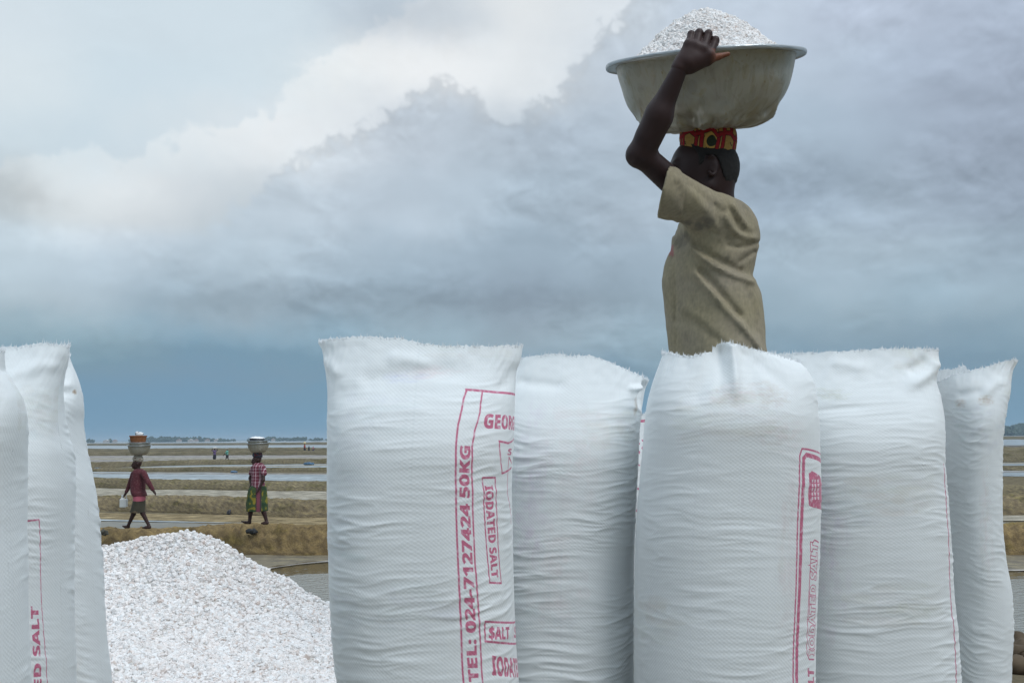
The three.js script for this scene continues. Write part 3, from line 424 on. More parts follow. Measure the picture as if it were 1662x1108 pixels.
// ---------------------------------------------------------------- bodies and clothes as smooth fields, meshed with surface nets
function nets(f, lo, hi, h) {
  const nx = Math.ceil((hi.x - lo.x) / h) + 2, ny = Math.ceil((hi.y - lo.y) / h) + 2, nz = Math.ceil((hi.z - lo.z) / h) + 2, G = new Float32Array(nx * ny * nz), I = (x, y, z) => (z * ny + y) * nx + x, p = V(0, 0, 0);
  for (let z = 0; z < nz; z++) for (let y = 0; y < ny; y++) for (let x = 0; x < nx; x++) G[I(x, y, z)] = (x === 0 || y === 0 || z === 0 || x === nx - 1 || y === ny - 1 || z === nz - 1) ? 1 : f(p.set(lo.x + (x - 0.5) * h, lo.y + (y - 0.5) * h, lo.z + (z - 0.5) * h));
  const id = new Int32Array(G.length).fill(-1), pos = [], ix = [], E = [[0, 1], [2, 3], [4, 5], [6, 7], [0, 2], [1, 3], [4, 6], [5, 7], [0, 4], [1, 5], [2, 6], [3, 7]];
  for (let z = 0; z < nz - 1; z++) for (let y = 0; y < ny - 1; y++) for (let x = 0; x < nx - 1; x++) {
    const v = []; let m = 0; for (let k = 0; k < 8; k++) { const g = G[I(x + (k & 1), y + (k >> 1 & 1), z + (k >> 2))]; v.push(g); if (g < 0) m++; }
    if (m === 0 || m === 8) continue;
    let sx = 0, sy = 0, sz = 0, c = 0;
    for (const [a, b] of E) if ((v[a] < 0) !== (v[b] < 0)) { const t = v[a] / (v[a] - v[b]); sx += lerp(a & 1, b & 1, t); sy += lerp(a >> 1 & 1, b >> 1 & 1, t); sz += lerp(a >> 2, b >> 2, t); c++; }
    id[I(x, y, z)] = pos.length / 3; pos.push(lo.x + (x - 0.5 + sx / c) * h, lo.y + (y - 0.5 + sy / c) * h, lo.z + (z - 0.5 + sz / c) * h);
  }
  const q = (a, b, c, d, s) => { if (a < 0 || b < 0 || c < 0 || d < 0) return; s ? ix.push(a, b, c, a, c, d) : ix.push(a, c, b, a, d, c); };
  for (let z = 1; z < nz - 1; z++) for (let y = 1; y < ny - 1; y++) for (let x = 1; x < nx - 1; x++) {
    const g = G[I(x, y, z)] < 0;
    if (g !== G[I(x + 1, y, z)] < 0) q(id[I(x, y - 1, z - 1)], id[I(x, y, z - 1)], id[I(x, y, z)], id[I(x, y - 1, z)], g);
    if (g !== G[I(x, y + 1, z)] < 0) q(id[I(x - 1, y, z - 1)], id[I(x - 1, y, z)], id[I(x, y, z)], id[I(x, y, z - 1)], g);
    if (g !== G[I(x, y, z + 1)] < 0) q(id[I(x - 1, y - 1, z)], id[I(x, y - 1, z)], id[I(x, y, z)], id[I(x - 1, y, z)], g);
  }
  const geo = new THREE.BufferGeometry(); geo.setAttribute('position', new THREE.Float32BufferAttribute(pos, 3)); geo.setIndex(ix);
  geo.setAttribute('uv', new THREE.Float32BufferAttribute(Array.from({ length: pos.length / 3 * 2 }, (_, i) => { const k = (i >> 1) * 3; return i % 2 ? pos[k + 1] : pos[k] + 0.6 * pos[k + 2]; }), 2));
  geo.computeVertexNormals(); return geo;
}
const smin = (a, b, k) => { if (k <= 0) return Math.min(a, b); const h = Math.max(k - Math.abs(a - b), 0) / k; return Math.min(a, b) - h * h * k * 0.25; };
function cone(a, b, ra, rb, k = 0.02) {
  const dx = b.x - a.x, dy = b.y - a.y, dz = b.z - a.z, l2 = dx * dx + dy * dy + dz * dz || 1e-9, R = Math.max(ra, rb);
  const f = (p) => { const x = p.x - a.x, y = p.y - a.y, z = p.z - a.z, t = clamp((x * dx + y * dy + z * dz) / l2); return Math.hypot(x - dx * t, y - dy * t, z - dz * t) - lerp(ra, rb, t); };
  f.k = k; f.box = [V(Math.min(a.x, b.x) - R, Math.min(a.y, b.y) - R, Math.min(a.z, b.z) - R), V(Math.max(a.x, b.x) + R, Math.max(a.y, b.y) + R, Math.max(a.z, b.z) + R)]; return f;
}
function ell(c, r, k = 0.02) {
  const f = (p) => { const x = (p.x - c.x) / r.x, y = (p.y - c.y) / r.y, z = (p.z - c.z) / r.z, k0 = Math.hypot(x, y, z), k1 = Math.hypot(x / r.x, y / r.y, z / r.z); return k1 < 1e-9 ? -Math.min(r.x, r.y, r.z) : k0 * (k0 - 1) / k1; };
  f.k = k; f.box = [c.clone().sub(r), c.clone().add(r)]; return f;
}
// a trunk or skirt from outline rows [picture y, front x, back x, half breadth across] at a depth
function trunk(rows, d, k = 0.03, zOff = 0) {
  const R = rows.map(([py, l, r, b]) => { const p = at(l, py, d), q = at(r, py, d); return [(p.y + q.y) / 2, (p.x + q.x) / 2, (q.x - p.x) / 2, b]; }).sort((p, q) => p[0] - q[0]);
  const C = R.map((r) => [r[0], r[1]]), A = R.map((r) => [r[0], r[2]]), B = R.map((r) => [r[0], r[3]]), y0 = R[0][0], y1 = R[R.length - 1][0];
  const f = (p) => { const y = clamp(p.y, y0, y1), a = smoothCurve(A, y), b = smoothCurve(B, y), x = (p.x - smoothCurve(C, y)) / a, z = (p.z + d - zOff) / b, q = (Math.hypot(x, z) - 1) * Math.min(a, b); const v = Math.max(y0 - p.y, p.y - y1); return v > 0 ? Math.max(q, v) : Math.max(q, v, -1); };
  const am = Math.max(...A.map((r) => r[1])), bm = Math.max(...B.map((r) => r[1])), xs = C.map((r) => r[1]);
  f.k = k; f.box = [V(Math.min(...xs) - am, y0, -d + zOff - bm), V(Math.max(...xs) + am, y1, -d + zOff + bm)]; return f;
}
function blend(list, extra) { const f = (p) => { let d = list[0](p); for (let i = 1; i < list.length; i++) d = smin(d, list[i](p), list[i].k); return extra ? extra(p, d) : d; }; f.lo = list.reduce((m, q) => m.min(q.box[0]), V(1e9, 1e9, 1e9)); f.hi = list.reduce((m, q) => m.max(q.box[1]), V(-1e9, -1e9, -1e9)); return f; }
function fieldMesh(list, h, extra, pad = 0.03) { const f = blend(list, extra), e = V(pad, pad, pad); return nets(f, f.lo.clone().sub(e), f.hi.clone().add(e), h); }
const Minv = camera.matrixWorld.clone().invert();
function toPixel(p) { const v = V(p.x, p.y, p.z).applyMatrix4(Minv); return [W / 2 + F * v.x / -v.z, H / 2 - F * v.y / -v.z]; }   // where a built point falls, used only to lay out folds
function polyDist(pts, x, y) { let b = 1e9; for (let i = 1; i < pts.length; i++) { const [ax, ay] = pts[i - 1], [bx, by] = pts[i], dx = bx - ax, dy = by - ay, t = clamp(((x - ax) * dx + (y - ay) * dy) / (dx * dx + dy * dy || 1)); b = Math.min(b, Math.hypot(x - ax - dx * t, y - ay - dy * t)); } return b; }
const skinMat = new THREE.MeshPhysicalMaterial({ vertexColors: true, roughness: 0.5, specularIntensity: 0.55 });
const clothMat = new THREE.MeshStandardMaterial({ vertexColors: true, roughness: 0.92 });
const aluTex = (() => { const c = document.createElement('canvas'); c.width = 1024; c.height = 512; const x = c.getContext('2d'), r = rng(5); x.fillStyle = '#a6a398'; x.fillRect(0, 0, 1024, 512);
  for (let i = 0; i < 2600; i++) { x.globalAlpha = 0.06 + 0.14 * r(); x.fillStyle = ['#a5a295', '#757060', '#94835a', '#b0ada2', '#827a60'][Math.floor(r() * 5)]; x.beginPath(); x.ellipse(r() * 1024, r() * 512, 3 + 34 * r() * r(), 2 + 22 * r() * r(), r() * 3, 0, 7); x.fill(); }
  for (let i = 0; i < 500; i++) { x.globalAlpha = 0.05 + 0.18 * r(); x.strokeStyle = r() < 0.6 ? '#c2c4c0' : '#5d5b4c'; x.lineWidth = 0.6 + r(); x.beginPath(); const a = r() * 1024, b = r() * 512; x.moveTo(a, b); x.lineTo(a + (r() - 0.5) * 70, b + (r() - 0.5) * 30); x.stroke(); }
  for (let i = 0; i < 160; i++) { x.globalAlpha = 0.12 + 0.25 * r(); x.fillStyle = '#765730'; x.beginPath(); x.ellipse(r() * 1024, r() * 512, 1 + 8 * r() * r(), 1 + 6 * r() * r(), r() * 3, 0, 7); x.fill(); }
  const t = new THREE.CanvasTexture(c); t.colorSpace = THREE.SRGBColorSpace; t.wrapS = t.wrapT = THREE.RepeatWrapping; return t; })();
const aluBump = dataTex(256, (u, v) => { const h = clamp(0.5 + 0.7 * tileNoise(u, v, 7, 61, 5)) * 255; return [h, h, h]; });
const alu = new THREE.MeshStandardMaterial({ map: aluTex, metalness: 0.4, roughness: 0.42, bumpMap: aluBump, bumpScale: 0.004, side: THREE.DoubleSide });
const aluRim = new THREE.MeshStandardMaterial({ color: srgb(168, 172, 174), metalness: 0.75, roughness: 0.36, bumpMap: aluBump, bumpScale: 0.002 });
// a beaten aluminium basin: its middle of the rim at the origin
function basinGeo(R, h, dents, seed) {
  const out = [[0.001, -h], [0.40 * R, -h], [0.50 * R, -h * 0.985], [0.60 * R, -h * 0.93], [0.70 * R, -h * 0.80], [0.78 * R, -h * 0.62], [0.84 * R, -h * 0.42], [0.875 * R, -h * 0.22], [0.90 * R, -h * 0.08], [0.915 * R, -h * 0.02]];
  const c = new THREE.CatmullRomCurve3(out.map(([r, y]) => V(r, y, 0)), false, 'catmullrom', 0.4), P = c.getPoints(60), Q = [...P.map((p) => [p.x, p.y]), ...P.slice().reverse().map((p) => [Math.max(0.001, p.x - 0.004), p.y + 0.003])];
  const g = grid(160, Q.length - 1, (u, v, i, j) => { const [r0, y0] = Q[j], th = u * Math.PI * 2, low = sstep(-0.55, -0.95, y0 / h) * sstep(0.1, 0.4, r0 / R), d = dents * (low * (0.7 * n3(Math.cos(th) * 3.4, Math.sin(th) * 3.4, seed + y0 * 14) + 0.5 * Math.abs(n3(Math.cos(th) * 7, Math.sin(th) * 7, seed + y0 * 30))) + 0.10 * n3(Math.cos(th) * 2.6, y0 * 14, Math.sin(th) * 2.6 + seed)); const r = r0 - d * (r0 > 0.05 ? 1 : 0); return [Math.cos(th) * r, y0 + 0.3 * d * low, -Math.sin(th) * r, u * 2, v]; }, true);
  const lip = []; for (let i = 0; i <= 22; i++) { const t = i / 22; const x = 0.9 * R + 0.1 * R * t; lip.push([x, -0.002 - h * 0.02 * (1 - t) + 0.006 * Math.sin(t * 2.4)]); }
  for (let i = 1; i <= 10; i++) { const a = i / 10 * Math.PI * 0.95; lip.push([R + 0.004 * Math.sin(a), 0.002 - 0.007 * (1 - Math.cos(a))]); }
  for (let i = 0; i <= 10; i++) { const t = i / 10; lip.push([R - 0.002 - 0.1 * R * t, -0.008 + 0.004 * t - h * 0.02 * t]); }
  const lg = grid(160, lip.length - 1, (u, v, i, j) => { const th = u * Math.PI * 2, [r, y] = lip[j], k = 1 + 0.006 * n3(Math.cos(th) * 2, Math.sin(th) * 2, seed); return [Math.cos(th) * r * k, y + 0.004 * n3(Math.cos(th) * 1.5, Math.sin(th) * 1.5, seed + 4), -Math.sin(th) * r * k, u * 6, v]; }, true);
  return [g, lg];
}
function basin(label, group, R, h, pos, tiltX, tiltZ, seed, dents = 0.012) { const t = thing('basin', label, 'basin', pos, group), [g, l] = basinGeo(R, h, dents, seed); part('bowl', g, alu, t); part('rim', l, aluRim, t); t.rotation.set(tiltX, 0.7 * seed, tiltZ); t.rotation.order = 'ZXY'; return t; }

// ---------------------------------------------------------------- the man with the basin, close behind the sacks
{
  const D = 3.05, A = at, HC = A(1143, 272, D), hp = (f, u, s) => V(HC.x - f, HC.y + u, HC.z + s);
  const man = thing('person', 'person in a khaki shirt steadying a full basin on their head with a raised hand', 'person', V(A(1160, 700, D).x, 0, -D));
  const off = man.position, put = (g) => g.translate(-off.x, -off.y, -off.z);
  const skin = (dark) => (x, y, z) => { const k = 1 + 0.25 * fbm(x * 14, y * 14, z * 14, 3); return new THREE.Color(0.030 * k * dark, 0.015 * k * dark, 0.0145 * k * dark); };
  // head and neck
  const ear = []; for (let i = 0; i < 9; i++) { const a = -2.4 + i * 0.56, b = a + 0.56, e = (t) => hp(-0.004 - 0.019 * Math.cos(t) * 0.8 - 0.004, -0.016 + 0.030 * Math.sin(t), 0.083 + 0.006 * Math.cos(t + 3)); if (i < 8) ear.push(cone(e(a), e(b), 0.0052, 0.0052, 0.003)); }
  const head = [ell(hp(0, 0.0, 0), V(0.105, 0.100, 0.079)), ell(hp(0.040, -0.05, 0), V(0.066, 0.075, 0.061), 0.03), ell(hp(0.074, -0.106, 0), V(0.03, 0.024, 0.032), 0.03), cone(hp(0.100, -0.012, 0), hp(0.118, -0.052, 0), 0.007, 0.013, 0.012), ell(hp(0.112, -0.056, 0.012), V(0.011, 0.009, 0.010), 0.008), ell(hp(0.112, -0.056, -0.012), V(0.011, 0.009, 0.010), 0.008), ell(hp(0.106, -0.078, 0), V(0.012, 0.007, 0.024), 0.006), ell(hp(0.103, -0.090, 0), V(0.012, 0.008, 0.021), 0.006), cone(hp(0.095, 0.0, -0.034), hp(0.095, 0.0, 0.034), 0.012, 0.012, 0.02),
    cone(hp(0.0, -0.075, 0.052), hp(0.07, -0.108, 0.018), 0.02, 0.018, 0.03), cone(hp(0.0, -0.075, -0.052), hp(0.07, -0.108, -0.018), 0.02, 0.018, 0.03), cone(hp(-0.034, -0.05, 0), A(1166, 345, 3.06), 0.052, 0.056, 0.03), ell(hp(-0.012, -0.018, 0.079), V(0.014, 0.022, 0.006), 0.006), ...ear];
  const headGeo = fieldMesh(head, 0.005, (p, d) => { for (const s of [-1, 1]) { const e = hp(0.098, -0.022, 0.032 * s); d = Math.max(d, 0.010 - Math.hypot((p.x - e.x), (p.y - e.y) * 1.2, (p.z - e.z) * 0.75)); } const c = hp(-0.008, -0.018, 0.090), q = Math.hypot((p.x - c.x) / 0.8, (p.y - c.y) * 0.55, p.z - c.z) - 0.0085; return Math.max(d, -q); });
  // raised left arm
  const sh = A(1146, 345, 2.90), el = A(1040, 249, 2.765), wr = A(1103, 113, 2.672), mid = A(1071, 182, 2.715);
  const armGeo = fieldMesh([cone(sh, el, 0.043, 0.035), cone(el, mid, 0.034, 0.0335, 0.015), cone(mid, wr, 0.0345, 0.0225, 0.02), ell(A(1033, 254, 2.765), V(0.022, 0.022, 0.024), 0.03), cone(A(1054, 222, 2.74), A(1068, 196, 2.72), 0.031, 0.031, 0.03)], 0.007);
  // gripping hand: palm, four unequal fingers over the rim, thumb along under it
  const hw = A(1104, 110, 2.672), fing = [[[1118, 72, 2.664], [1122, 55, 2.676], [1124, 58, 2.722], [1125, 67, 2.745], 0.0097], [[1130, 75, 2.660], [1135, 52.5, 2.674], [1136.5, 56, 2.726], [1137, 66, 2.752], 0.0105], [[1142, 80, 2.660], [1150, 54.5, 2.674], [1151, 58, 2.726], [1150, 69, 2.752], 0.0108], [[1152, 89, 2.664], [1161.5, 64.5, 2.676], [1162.5, 67, 2.720], [1161, 76, 2.742], 0.0103]];
  const hand = [cone(hw, A(1124, 96, 2.668), 0.0245, 0.021)];
  for (const [m, p, q, t, r] of fing) { const M = A(...m), P = A(...p), Q = A(...q), T = A(...t); hand.push(cone(A(lerp(1104, m[0], 0.35), lerp(110, m[1], 0.35), 2.669), M, 0.019, r + 0.0035, 0.016), ell(A(m[0], m[1] - 1, m[2] - 0.004), V(0.0115, 0.0115, 0.011), 0.010), cone(M, P, r + 0.0012, r, 0.004), ell(P, V(r + 0.0008, r + 0.0008, r + 0.0012), 0.003), cone(P, Q, r * 0.97, r * 0.92, 0.003), cone(Q, T, r * 0.92, r * 0.8, 0.003)); }
  const t0 = A(1122, 106, 2.672), t1 = A(1148, 98.5, 2.672), t2 = A(1166, 92, 2.678), t3 = A(1182, 87.5, 2.682);
  hand.push(cone(t0, t1, 0.019, 0.0135, 0.02), cone(t1, t2, 0.0122, 0.0092, 0.008), cone(t2, t3, 0.0092, 0.0062, 0.006));
  const handGeo = fieldMesh(hand, 0.003, null, 0.012);
  tintVertices(handGeo, (x, y, z) => { const k = 1 + 0.3 * fbm(x * 40, y * 40, z * 40, 3), d = Math.max(sstep(t1.x, t2.x, x) * (y < t1.y + 0.03 ? 1 : 0), 0), palm = sstep(-2.69, -2.74, z) * 0.6, w = clamp(d + palm); return new THREE.Color(lerp(0.040, 0.17, w) * k, lerp(0.020, 0.060, w) * k, lerp(0.0185, 0.030, w) * k); });
  // right arm hanging on the far side, legs behind the sacks
  const shR = A(1168, 352, 3.22), elR = A(1165, 480, 3.27), wrR = A(1138, 585, 3.22), armR = [cone(shR, elR, 0.05, 0.04), cone(elR, wrR, 0.04, 0.026), ell(A(1132, 612, 3.21), V(0.024, 0.045, 0.018), 0.02)];
  for (let i = 0; i < 4; i++) armR.push(cone(A(1122 + i * 6, 628, 3.205), A(1120 + i * 6, 652 + (i === 1 || i === 2 ? 4 : 0), 3.205), 0.009, 0.0075, 0.004)); armR.push(cone(A(1122, 605, 3.20), A(1108, 630, 3.19), 0.011, 0.008, 0.01));
  const armRGeo = fieldMesh(armR, 0.006), px0 = A(1160, 700, D).x, legs = [];
  for (const [s, fx] of [[0.09, 0.10], [-0.09, -0.12]]) { const hip = V(px0, 0.86, -D + s), kn = V(px0 - fx * 0.55 - 0.03, 0.47, -D + s), an = V(px0 - fx + 0.02, 0.08, -D + s); legs.push(cone(hip, kn, 0.08, 0.055), cone(kn, an, 0.052, 0.036), cone(V(an.x + 0.03, 0.032, an.z), V(an.x - 0.16, 0.022, an.z), 0.03, 0.022)); }
  const legGeo = fieldMesh(legs, 0.012);
  for (const g of [headGeo, armGeo, armRGeo, legGeo]) tintVertices(g, skin(1));
  part('body', put(mergeGeometries([headGeo, armGeo, handGeo, armRGeo, legGeo])), skinMat, man);
  // hair
  const hair = fieldMesh([ell(hp(-0.001, 0.001, 0), V(0.110, 0.107, 0.0845))], 0.004, (p, d) => { const f = HC.x - p.x, u = p.y - HC.y; return Math.max(d - 0.002 * n3(p.x * 120, p.y * 120, p.z * 120) - 0.001 * n3(p.x * 300, p.y * 300, p.z * 300), f - 0.030 - 0.55 * Math.max(u - 0.02, 0), curve([[-0.11, -0.092], [-0.085, -0.092], [-0.06, -0.074], [-0.044, -0.04], [-0.033, -0.005], [-0.022, 0.016], [0.010, 0.019], [0.018, -0.006], [0.03, -0.012], [0.05, -0.005]], f) - u); });
  part('hair', put(hair), new THREE.MeshStandardMaterial({ color: new THREE.Color(0.012, 0.011, 0.011), roughness: 0.9 }), man);
  for (const s of [-1, 1]) { const e = new THREE.SphereGeometry(0.0115, 20, 16); e.rotateZ(0); tintVertices(e, (x) => x < -0.0095 ? new THREE.Color(0.01, 0.008, 0.006) : new THREE.Color(0.55, 0.5, 0.45)); e.translate(...hp(0.084, -0.022, 0.031 * s).toArray()); part('eye', put(e), new THREE.MeshPhysicalMaterial({ vertexColors: true, roughness: 0.2 }), man); }
  // shirt with its pulls and folds
  const T = trunk([[318, 1140, 1186, 0.062], [327, 1132, 1197, 0.085], [338, 1120, 1210, 0.135], [352, 1106, 1221, 0.170], [368, 1096, 1229, 0.185], [385, 1090, 1233, 0.19], [400, 1088, 1232.5, 0.19], [415, 1083, 1229, 0.188], [430, 1079, 1226, 0.186], [444, 1077, 1223, 0.184], [454, 1076, 1221.5, 0.183], [462, 1076, 1226, 0.184], [472, 1077, 1232, 0.186], [485, 1078.5, 1235.5, 0.19], [505, 1081, 1238, 0.192], [540, 1084, 1241, 0.196], [578, 1087, 1243, 0.20], [640, 1090, 1243, 0.21], [705, 1090, 1242, 0.215]], 3.06);
  const c0 = A(1155, 343, 2.905), c1 = A(1077, 311, 2.835), ax = c1.clone().sub(c0).normalize(), c2 = c1.clone().addScaledVector(ax, 0.08), n1 = A(1088, 268, 2.835).sub(A(1066, 351, 2.835)), cut = ax.clone().setZ(-0.12).addScaledVector(n1, -ax.dot(n1) / n1.lengthSq()).normalize();
  const sl = cone(c0, c2, 0.062, 0.084, 0.05), sleeve = (p) => Math.max(sl(p), (p.x - c1.x) * cut.x + (p.y - c1.y) * cut.y + (p.z - c1.z) * cut.z); sleeve.k = 0.07; sleeve.box = sl.box;
  const hole = cone(c1.clone().addScaledVector(ax, -0.02), c2, 0.044, 0.074), slR = cone(A(1162, 362, 3.20), A(1160, 425, 3.265), 0.058, 0.066, 0.03), neckHole = cone(A(1162, 300, 3.055), A(1164, 334, 3.06), 0.07, 0.055);
  const FOLDS = [[[[1122, 402], [1142, 419], [1162, 432], [1188, 445], [1222, 456]], 0.010, 5], [[[1128, 398], [1150, 413], [1172, 425], [1200, 438]], -0.009, 6], [[[1130, 444], [1146, 464], [1172, 492], [1198, 520], [1222, 548], [1240, 572]], 0.011, 5.5], [[[1138, 440], [1160, 464], [1186, 496], [1200, 512]], -0.012, 6.5], [[[1128, 520], [1160, 545], [1200, 575]], -0.005, 8], [[[1110, 500], [1150, 528], [1190, 565]], 0.004, 7],
    [[[1184, 338], [1192, 354], [1203, 374]], -0.005, 4], [[[1192, 334], [1204, 352], [1218, 372]], 0.006, 4.5], [[[1178, 350], [1190, 372], [1208, 384], [1226, 386]], 0.007, 5], [[[1182, 398], [1200, 402], [1230, 394]], -0.006, 3.5], [[[1200, 426], [1214, 416], [1224, 409]], -0.007, 3.5], [[[1090, 362], [1100, 382], [1110, 398]], -0.007, 7], [[[1086, 360], [1092, 390], [1098, 410]], 0.003, 4], [[[1100, 290], [1130, 320], [1160, 360], [1170, 385]], 0.005, 7], [[[1120, 300], [1150, 326], [1176, 345]], -0.005, 5], [[[1092, 420], [1094, 460], [1098, 520]], -0.005, 7], [[[1110, 430], [1104, 470], [1110, 540]], 0.004, 8], [[[1213, 470], [1222, 500], [1228, 540]], -0.005, 6], [[[1156, 318], [1166, 345], [1168, 378], [1160, 405]], -0.003, 2], [[[1100, 300], [1110, 335], [1118, 352]], -0.004, 6], [[[1130, 350], [1150, 372], [1186, 392]], -0.004, 6]];
  const shirt = fieldMesh([T, sleeve, slR], 0.006, (p, d) => {
    d = Math.max(d, -hole(p), -neckHole(p));
    if (Math.abs(d) < 0.05) { let q = -0.005 * sstep(1.0, 1.06, (p.x - c1.x) / 0.1 + 0.55) + 0.004 * fbm(p.x * 9, p.y * 7, p.z * 9, 3) + 0.0015 * n3(p.x * 40, p.y * 26, p.z * 40); if (p.z > -3.12) { const [x, y] = toPixel(p); for (const [pts, amp, w] of FOLDS) { const r = polyDist(pts, x, y) / w; if (r < 3) q += amp * Math.exp(-r * r); } } d -= q; }
    return d;
  });
  tintVertices(shirt, (x, y, z) => {
    const k = 1 + 0.16 * fbm(x * 5, y * 5, z * 5, 4) + 0.22 * n3(x * 200, y * 60, z * 200) + 0.14 * n3(x * 90, y * 400, z * 90), [px, py] = toPixel({ x, y, z }); let r = 0.275 * k, g = 0.236 * k, b = 0.160 * (k + 0.1 * n3(x * 12, y * 12, z * 12));
    let dirt = sstep(0.12, 0.4, fbm(x * 16, y * 16, z * 16 + 3, 4)) * 0.3; for (const [sx, sy, sr] of [[1117, 362, 6], [1134, 368, 8], [1150, 360, 9], [1104, 392, 11], [1112, 383, 8]]) dirt = Math.max(dirt, sstep(sr * 1.5, sr * 0.4, Math.hypot(px - sx, py - sy) + 11 * fbm(x * 45, y * 45, z * 45, 3)) * 0.5);
    r *= 1 - dirt * 0.8; g *= 1 - dirt * 0.78; b *= 1 - dirt * 0.68;
    if (z > -3.1 && Math.abs(px - 1090) < 3.5 && Math.abs(py - 406) < 9 && n3(x * 150, y * 90, 2) > -0.25) { r = 0.30; g = 0.13; b = 0.12; }
    return new THREE.Color(r, g, b);
  });
  part('shirt', put(shirt), clothMat, man);
  const shorts = fieldMesh([trunk([[690, 1094, 1234, 0.19], [760, 1096, 1236, 0.19]], 3.06), ...[[0.09, 0.10], [-0.09, -0.12]].map(([s, fx]) => cone(V(px0, 0.84, -D + s), V(px0 - fx * 0.5 - 0.02, 0.50, -D + s), 0.105, 0.085, 0.05))], 0.012);
  tintVertices(shorts, (x, y, z) => { const k = 1 + 0.3 * fbm(x * 9, y * 9, z * 9); return new THREE.Color(0.035 * k, 0.04 * k, 0.055 * k); });
  part('shorts', put(shorts), clothMat, man);
  // rolled cloth pad on the head
  const pc = document.createElement('canvas'); pc.width = 1024; pc.height = 160; const x = pc.getContext('2d'), r = rng(12);
  x.fillStyle = '#a07f44'; x.fillRect(0, 0, 1024, 160);
  for (let i = 0; i < 900; i++) { x.globalAlpha = 0.25; x.fillStyle = r() < 0.5 ? '#8a6a30' : '#cdae6a'; x.beginPath(); x.arc(r() * 1024, r() * 160, 1 + 3 * r(), 0, 7); x.fill(); }
  x.globalAlpha = 1; x.strokeStyle = '#16120e'; x.lineWidth = 4;
  for (let i = 0; i < 70; i++) { x.beginPath(); const a = r() * 1024, b = r() * 160; x.moveTo(a, b); x.bezierCurveTo(a + 26 * r(), b - 26 * r(), a + 34 * r(), b + 24 * r(), a + 16 + 16 * r(), b + 8 * r()); x.stroke(); }
  for (let i = 0; i < 8; i++) { const a = i * 128; if (i % 2) continue; x.fillStyle = '#b8924a'; x.beginPath(); x.ellipse(a + 66, 112, 40, 40, 0, 0, 7); x.fill(); x.fillStyle = '#222c1c'; x.beginPath(); x.ellipse(a + 66, 118, 28, 27, 0, 0, 7); x.fill(); }
  for (let i = 0; i < 8; i++) { const a = i * 128; for (const [w, col] of [[25, '#160808'], [19, '#8e0f1c']]) { x.strokeStyle = col; x.lineWidth = w; for (const l of [[a + 8, 0, a + 14, 62], [a - 30, 84, a + 62, 58], [a + 62, 58, a + 108, 92], [a + 72, 0, a + 68, 60], [a + 114, 62, a + 98, 160], [a + 14, 62, a + 6, 160]]) { x.beginPath(); x.moveTo(l[0], l[1]); x.lineTo(l[2], l[3]); x.stroke(); } } }
  const pt = new THREE.CanvasTexture(pc); pt.colorSpace = THREE.SRGBColorSpace; pt.wrapS = THREE.RepeatWrapping;
  const pm = new THREE.MeshStandardMaterial({ map: pt, roughness: 0.9, side: THREE.DoubleSide }), pp = A(1149.5, 230, 3.05);
  const prof = [[0.03, 0.056], [0.06, 0.054], [0.080, 0.046], [0.089, 0.030], [0.091, 0.012], [0.090, -0.006], [0.0885, -0.022], [0.086, -0.036], [0.078, -0.046], [0.03, -0.05]], pcv = new THREE.CatmullRomCurve3(prof.map(([a, b]) => V(a, b, 0)), false, 'catmullrom', 0.5);
  const pad = grid(180, 70, (u, v) => { const th = u * 2 * Math.PI + 2.2, q = pcv.getPoint(1 - v), k = 1 + 0.035 * n3(Math.cos(th) * 3, q.y * 16, Math.sin(th) * 3) + 0.018 * n3(th * 5, q.y * 110, 3); return [Math.cos(th) * q.x * k, q.y + 0.004 * n3(th * 4, 2, q.x * 20), -Math.sin(th) * q.x * k * 0.95, u, clamp((q.y + 0.046) / 0.1)]; }, true);
  const pm1 = single('head_pad', pad, pm, 'red, yellow and green printed cloth pad between the hair and the large basin', 'head pad'); pm1.position.copy(pp); pm1.rotation.set(0.1, 0.5, -0.09);
  // basin and its salt
  const bp = A(1143.5, 97, 3.0), bs = basin('large dented aluminium basin heaped with salt, held up by the near raised hand', 'aluminium basins', 0.303, 0.216, bp, 0.245, 0.052, 1, 0.05);
  const heap = thing('salt_heap', 'mound of coarse white salt filling the large near basin', 'salt', bp, null, 'stuff'); heap.rotation.set(0.245, 0, 0.052); heap.rotation.order = 'ZXY';
  const hy = (a, b) => { const q = Math.hypot(a - 0.006, b) / 0.278; return -0.014 + 0.160 * Math.pow(0.5 + 0.5 * Math.cos(Math.PI * Math.min(1, q)), 0.8) * (1 + 0.06 * n3(a * 9, b * 9, 2)) + 0.005 * n3(a * 40, b * 40, 1) - 0.1 * b * sstep(1, 0.4, q); };
  part('salt_mound', grid(80, 40, (u, v) => { const th = u * 2 * Math.PI, q = 0.262 * (1 - v), a = Math.cos(th) * q, b = -Math.sin(th) * q; return [a, hy(a, b), b]; }, true), new THREE.MeshStandardMaterial({ color: new THREE.Color(0.74, 0.73, 0.71), roughness: 0.9 }), heap);
  grains(heap, 12000, 0.0066, 191, (r2) => { const th = r2() * 6.283, q = Math.sqrt(r2()) * 0.259, a = Math.cos(th) * q, b = Math.sin(th) * q; return V(a, hy(a, b) + 0.004 * (r2() - 0.6), b); }, 0.06);
}
